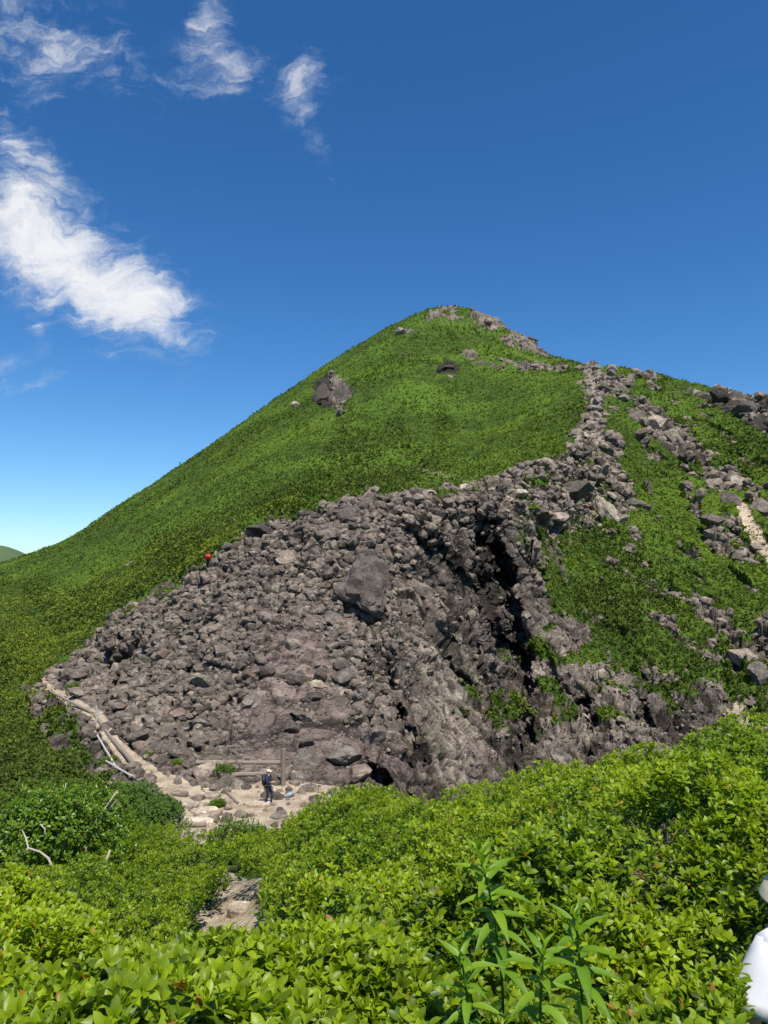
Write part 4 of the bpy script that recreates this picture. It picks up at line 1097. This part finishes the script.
# warp the cloud outlines
nz = t.node('ShaderNodeTexNoise'); t.l.new(cmb.outputs[0], nz.inputs['Vector']); nz.inputs['Scale'].default_value = 6; nz.inputs['Detail'].default_value = 6; nz.inputs['Roughness'].default_value = .6
wv = t.node('ShaderNodeVectorMath', operation='SUBTRACT'); t.l.new(nz.outputs['Color'], wv.inputs[0]); wv.inputs[1].default_value = (.5,.5,.5)
ws = t.node('ShaderNodeVectorMath', operation='SCALE'); t.l.new(wv.outputs[0], ws.inputs[0]); ws.inputs['Scale'].default_value = .15
wa = t.node('ShaderNodeVectorMath', operation='ADD'); t.l.new(cmb.outputs[0], wa.inputs[0]); t.l.new(ws.outputs[0], wa.inputs[1])
s2 = t.node('ShaderNodeSeparateXYZ'); t.l.new(wa.outputs[0], s2.inputs[0]); U2, W2 = s2.outputs[0], s2.outputs[1]
CL = [(5,225,45,45,20,.6),(30,232,75,34,38,1.0),(95,272,80,40,38,1.0),(140,300,62,40,50,1.05),(50,175,50,26,40,.75),(70,35,90,40,40,.62),(25,60,55,32,60,.55),(205,25,22,55,-22,.62),(225,62,36,18,10,.42),(175,70,30,14,-40,.35),
      (290,75,38,26,20,.6),(310,112,17,55,-8,.62),(6,135,14,30,-20,.8),(48,335,12,22,-30,.8),(4,362,30,16,35,.8),(66,383,26,8,-10,.3),(205,160,12,30,20,.16)]
dens = None
for (px,py,rx,ry,rot,amp) in CL:
    q = at(px, py, 1.0); cu_, cw_ = q[0], q[2]; k = 1/F*1.05
    ra_ = math.radians(-rot); ca, sa = math.cos(ra_), math.sin(ra_)
    du = t.m('SUBTRACT', U2, float(cu_)); dw = t.m('SUBTRACT', W2, float(cw_))
    a = t.m('DIVIDE', t.m('ADD', t.m('MULTIPLY', du, ca), t.m('MULTIPLY', dw, sa)), rx*k)
    b2_ = t.m('DIVIDE', t.m('SUBTRACT', t.m('MULTIPLY', dw, ca), t.m('MULTIPLY', du, sa)), ry*k)
    e = t.m('MULTIPLY', t.m('EXPONENT', t.m('MULTIPLY', t.m('ADD', t.m('MULTIPLY', a, a), t.m('MULTIPLY', b2_, b2_)), -1.0)), amp)
    dens = e if dens is None else t.m('ADD', dens, e)
fr = t.noise(wa.outputs[0], 9, 10, .62, .3)
mpn = t.node('ShaderNodeMapping'); t.l.new(wa.outputs[0], mpn.inputs[0]); mpn.inputs['Rotation'].default_value = (0,0,math.radians(58)); mpn.inputs['Scale'].default_value = (1,3.2,1)
fr3 = t.noise(mpn.outputs[0], 11, 8, .65, .6)
fr2 = t.noise(cmb.outputs[0], 3.2, 4, .5)
dn = t.m('ADD', dens, t.m('ADD', t.m('MULTIPLY', t.m('SUBTRACT', fr, .5), 2.2), t.m('MULTIPLY', t.m('SUBTRACT', fr3, .5), 2.7)))
dn = t.m('ADD', dn, t.m('MULTIPLY', t.m('SUBTRACT', fr2, .5), .4))
gate = t.rng(dens, .01, .30)
alpha = t.m('MULTIPLY', t.rng(dn, .15, 2.1), gate)
alpha = t.m('MULTIPLY', alpha, t.rng(Y, .02, .1))
cc = t.mix(t.rng(dn, .5, 1.25), (4.4,5.1,6.2), (6.7,6.8,7.0))
hs = t.node('ShaderNodeHueSaturation'); t.l.new(sky.outputs[0], hs.inputs['Color']); hs.inputs['Saturation'].default_value = 1.26
skyc = t.mix(1.0, hs.outputs[0], (.84,.99,1.08), 'MULTIPLY')
skyc = t.mix(1.0, skyc, t.mix(t.rng(Zz, -.02, .16), (.78,.89,.96), (1,1,1)), 'MULTIPLY')
final = t.mix(alpha, skyc, cc)
t.put(bg.inputs[0], final); bg.inputs[1].default_value = .1
cam = bpy.data.cameras.new('camera'); co = bpy.data.objects.new('camera', cam); C.objects.link(co)
cam.sensor_fit = 'VERTICAL'; cam.sensor_height = 36; cam.lens = 36*F/1024; cam.clip_start = .05; cam.clip_end = 200000
co.location = (0,0,0); co.rotation_euler = (math.pi/2+PITCH, 0, 0)
sc = bpy.context.scene; sc.camera = co
sc.render.engine = 'CYCLES'
sc.cycles.max_bounces = 6; sc.cycles.diffuse_bounces = 3; sc.cycles.transmission_bounces = 4; sc.cycles.transparent_max_bounces = 6
sc.view_settings.view_transform = 'Standard'; sc.view_settings.look = 'None'; sc.view_settings.exposure = .4; sc.view_settings.gamma = 1
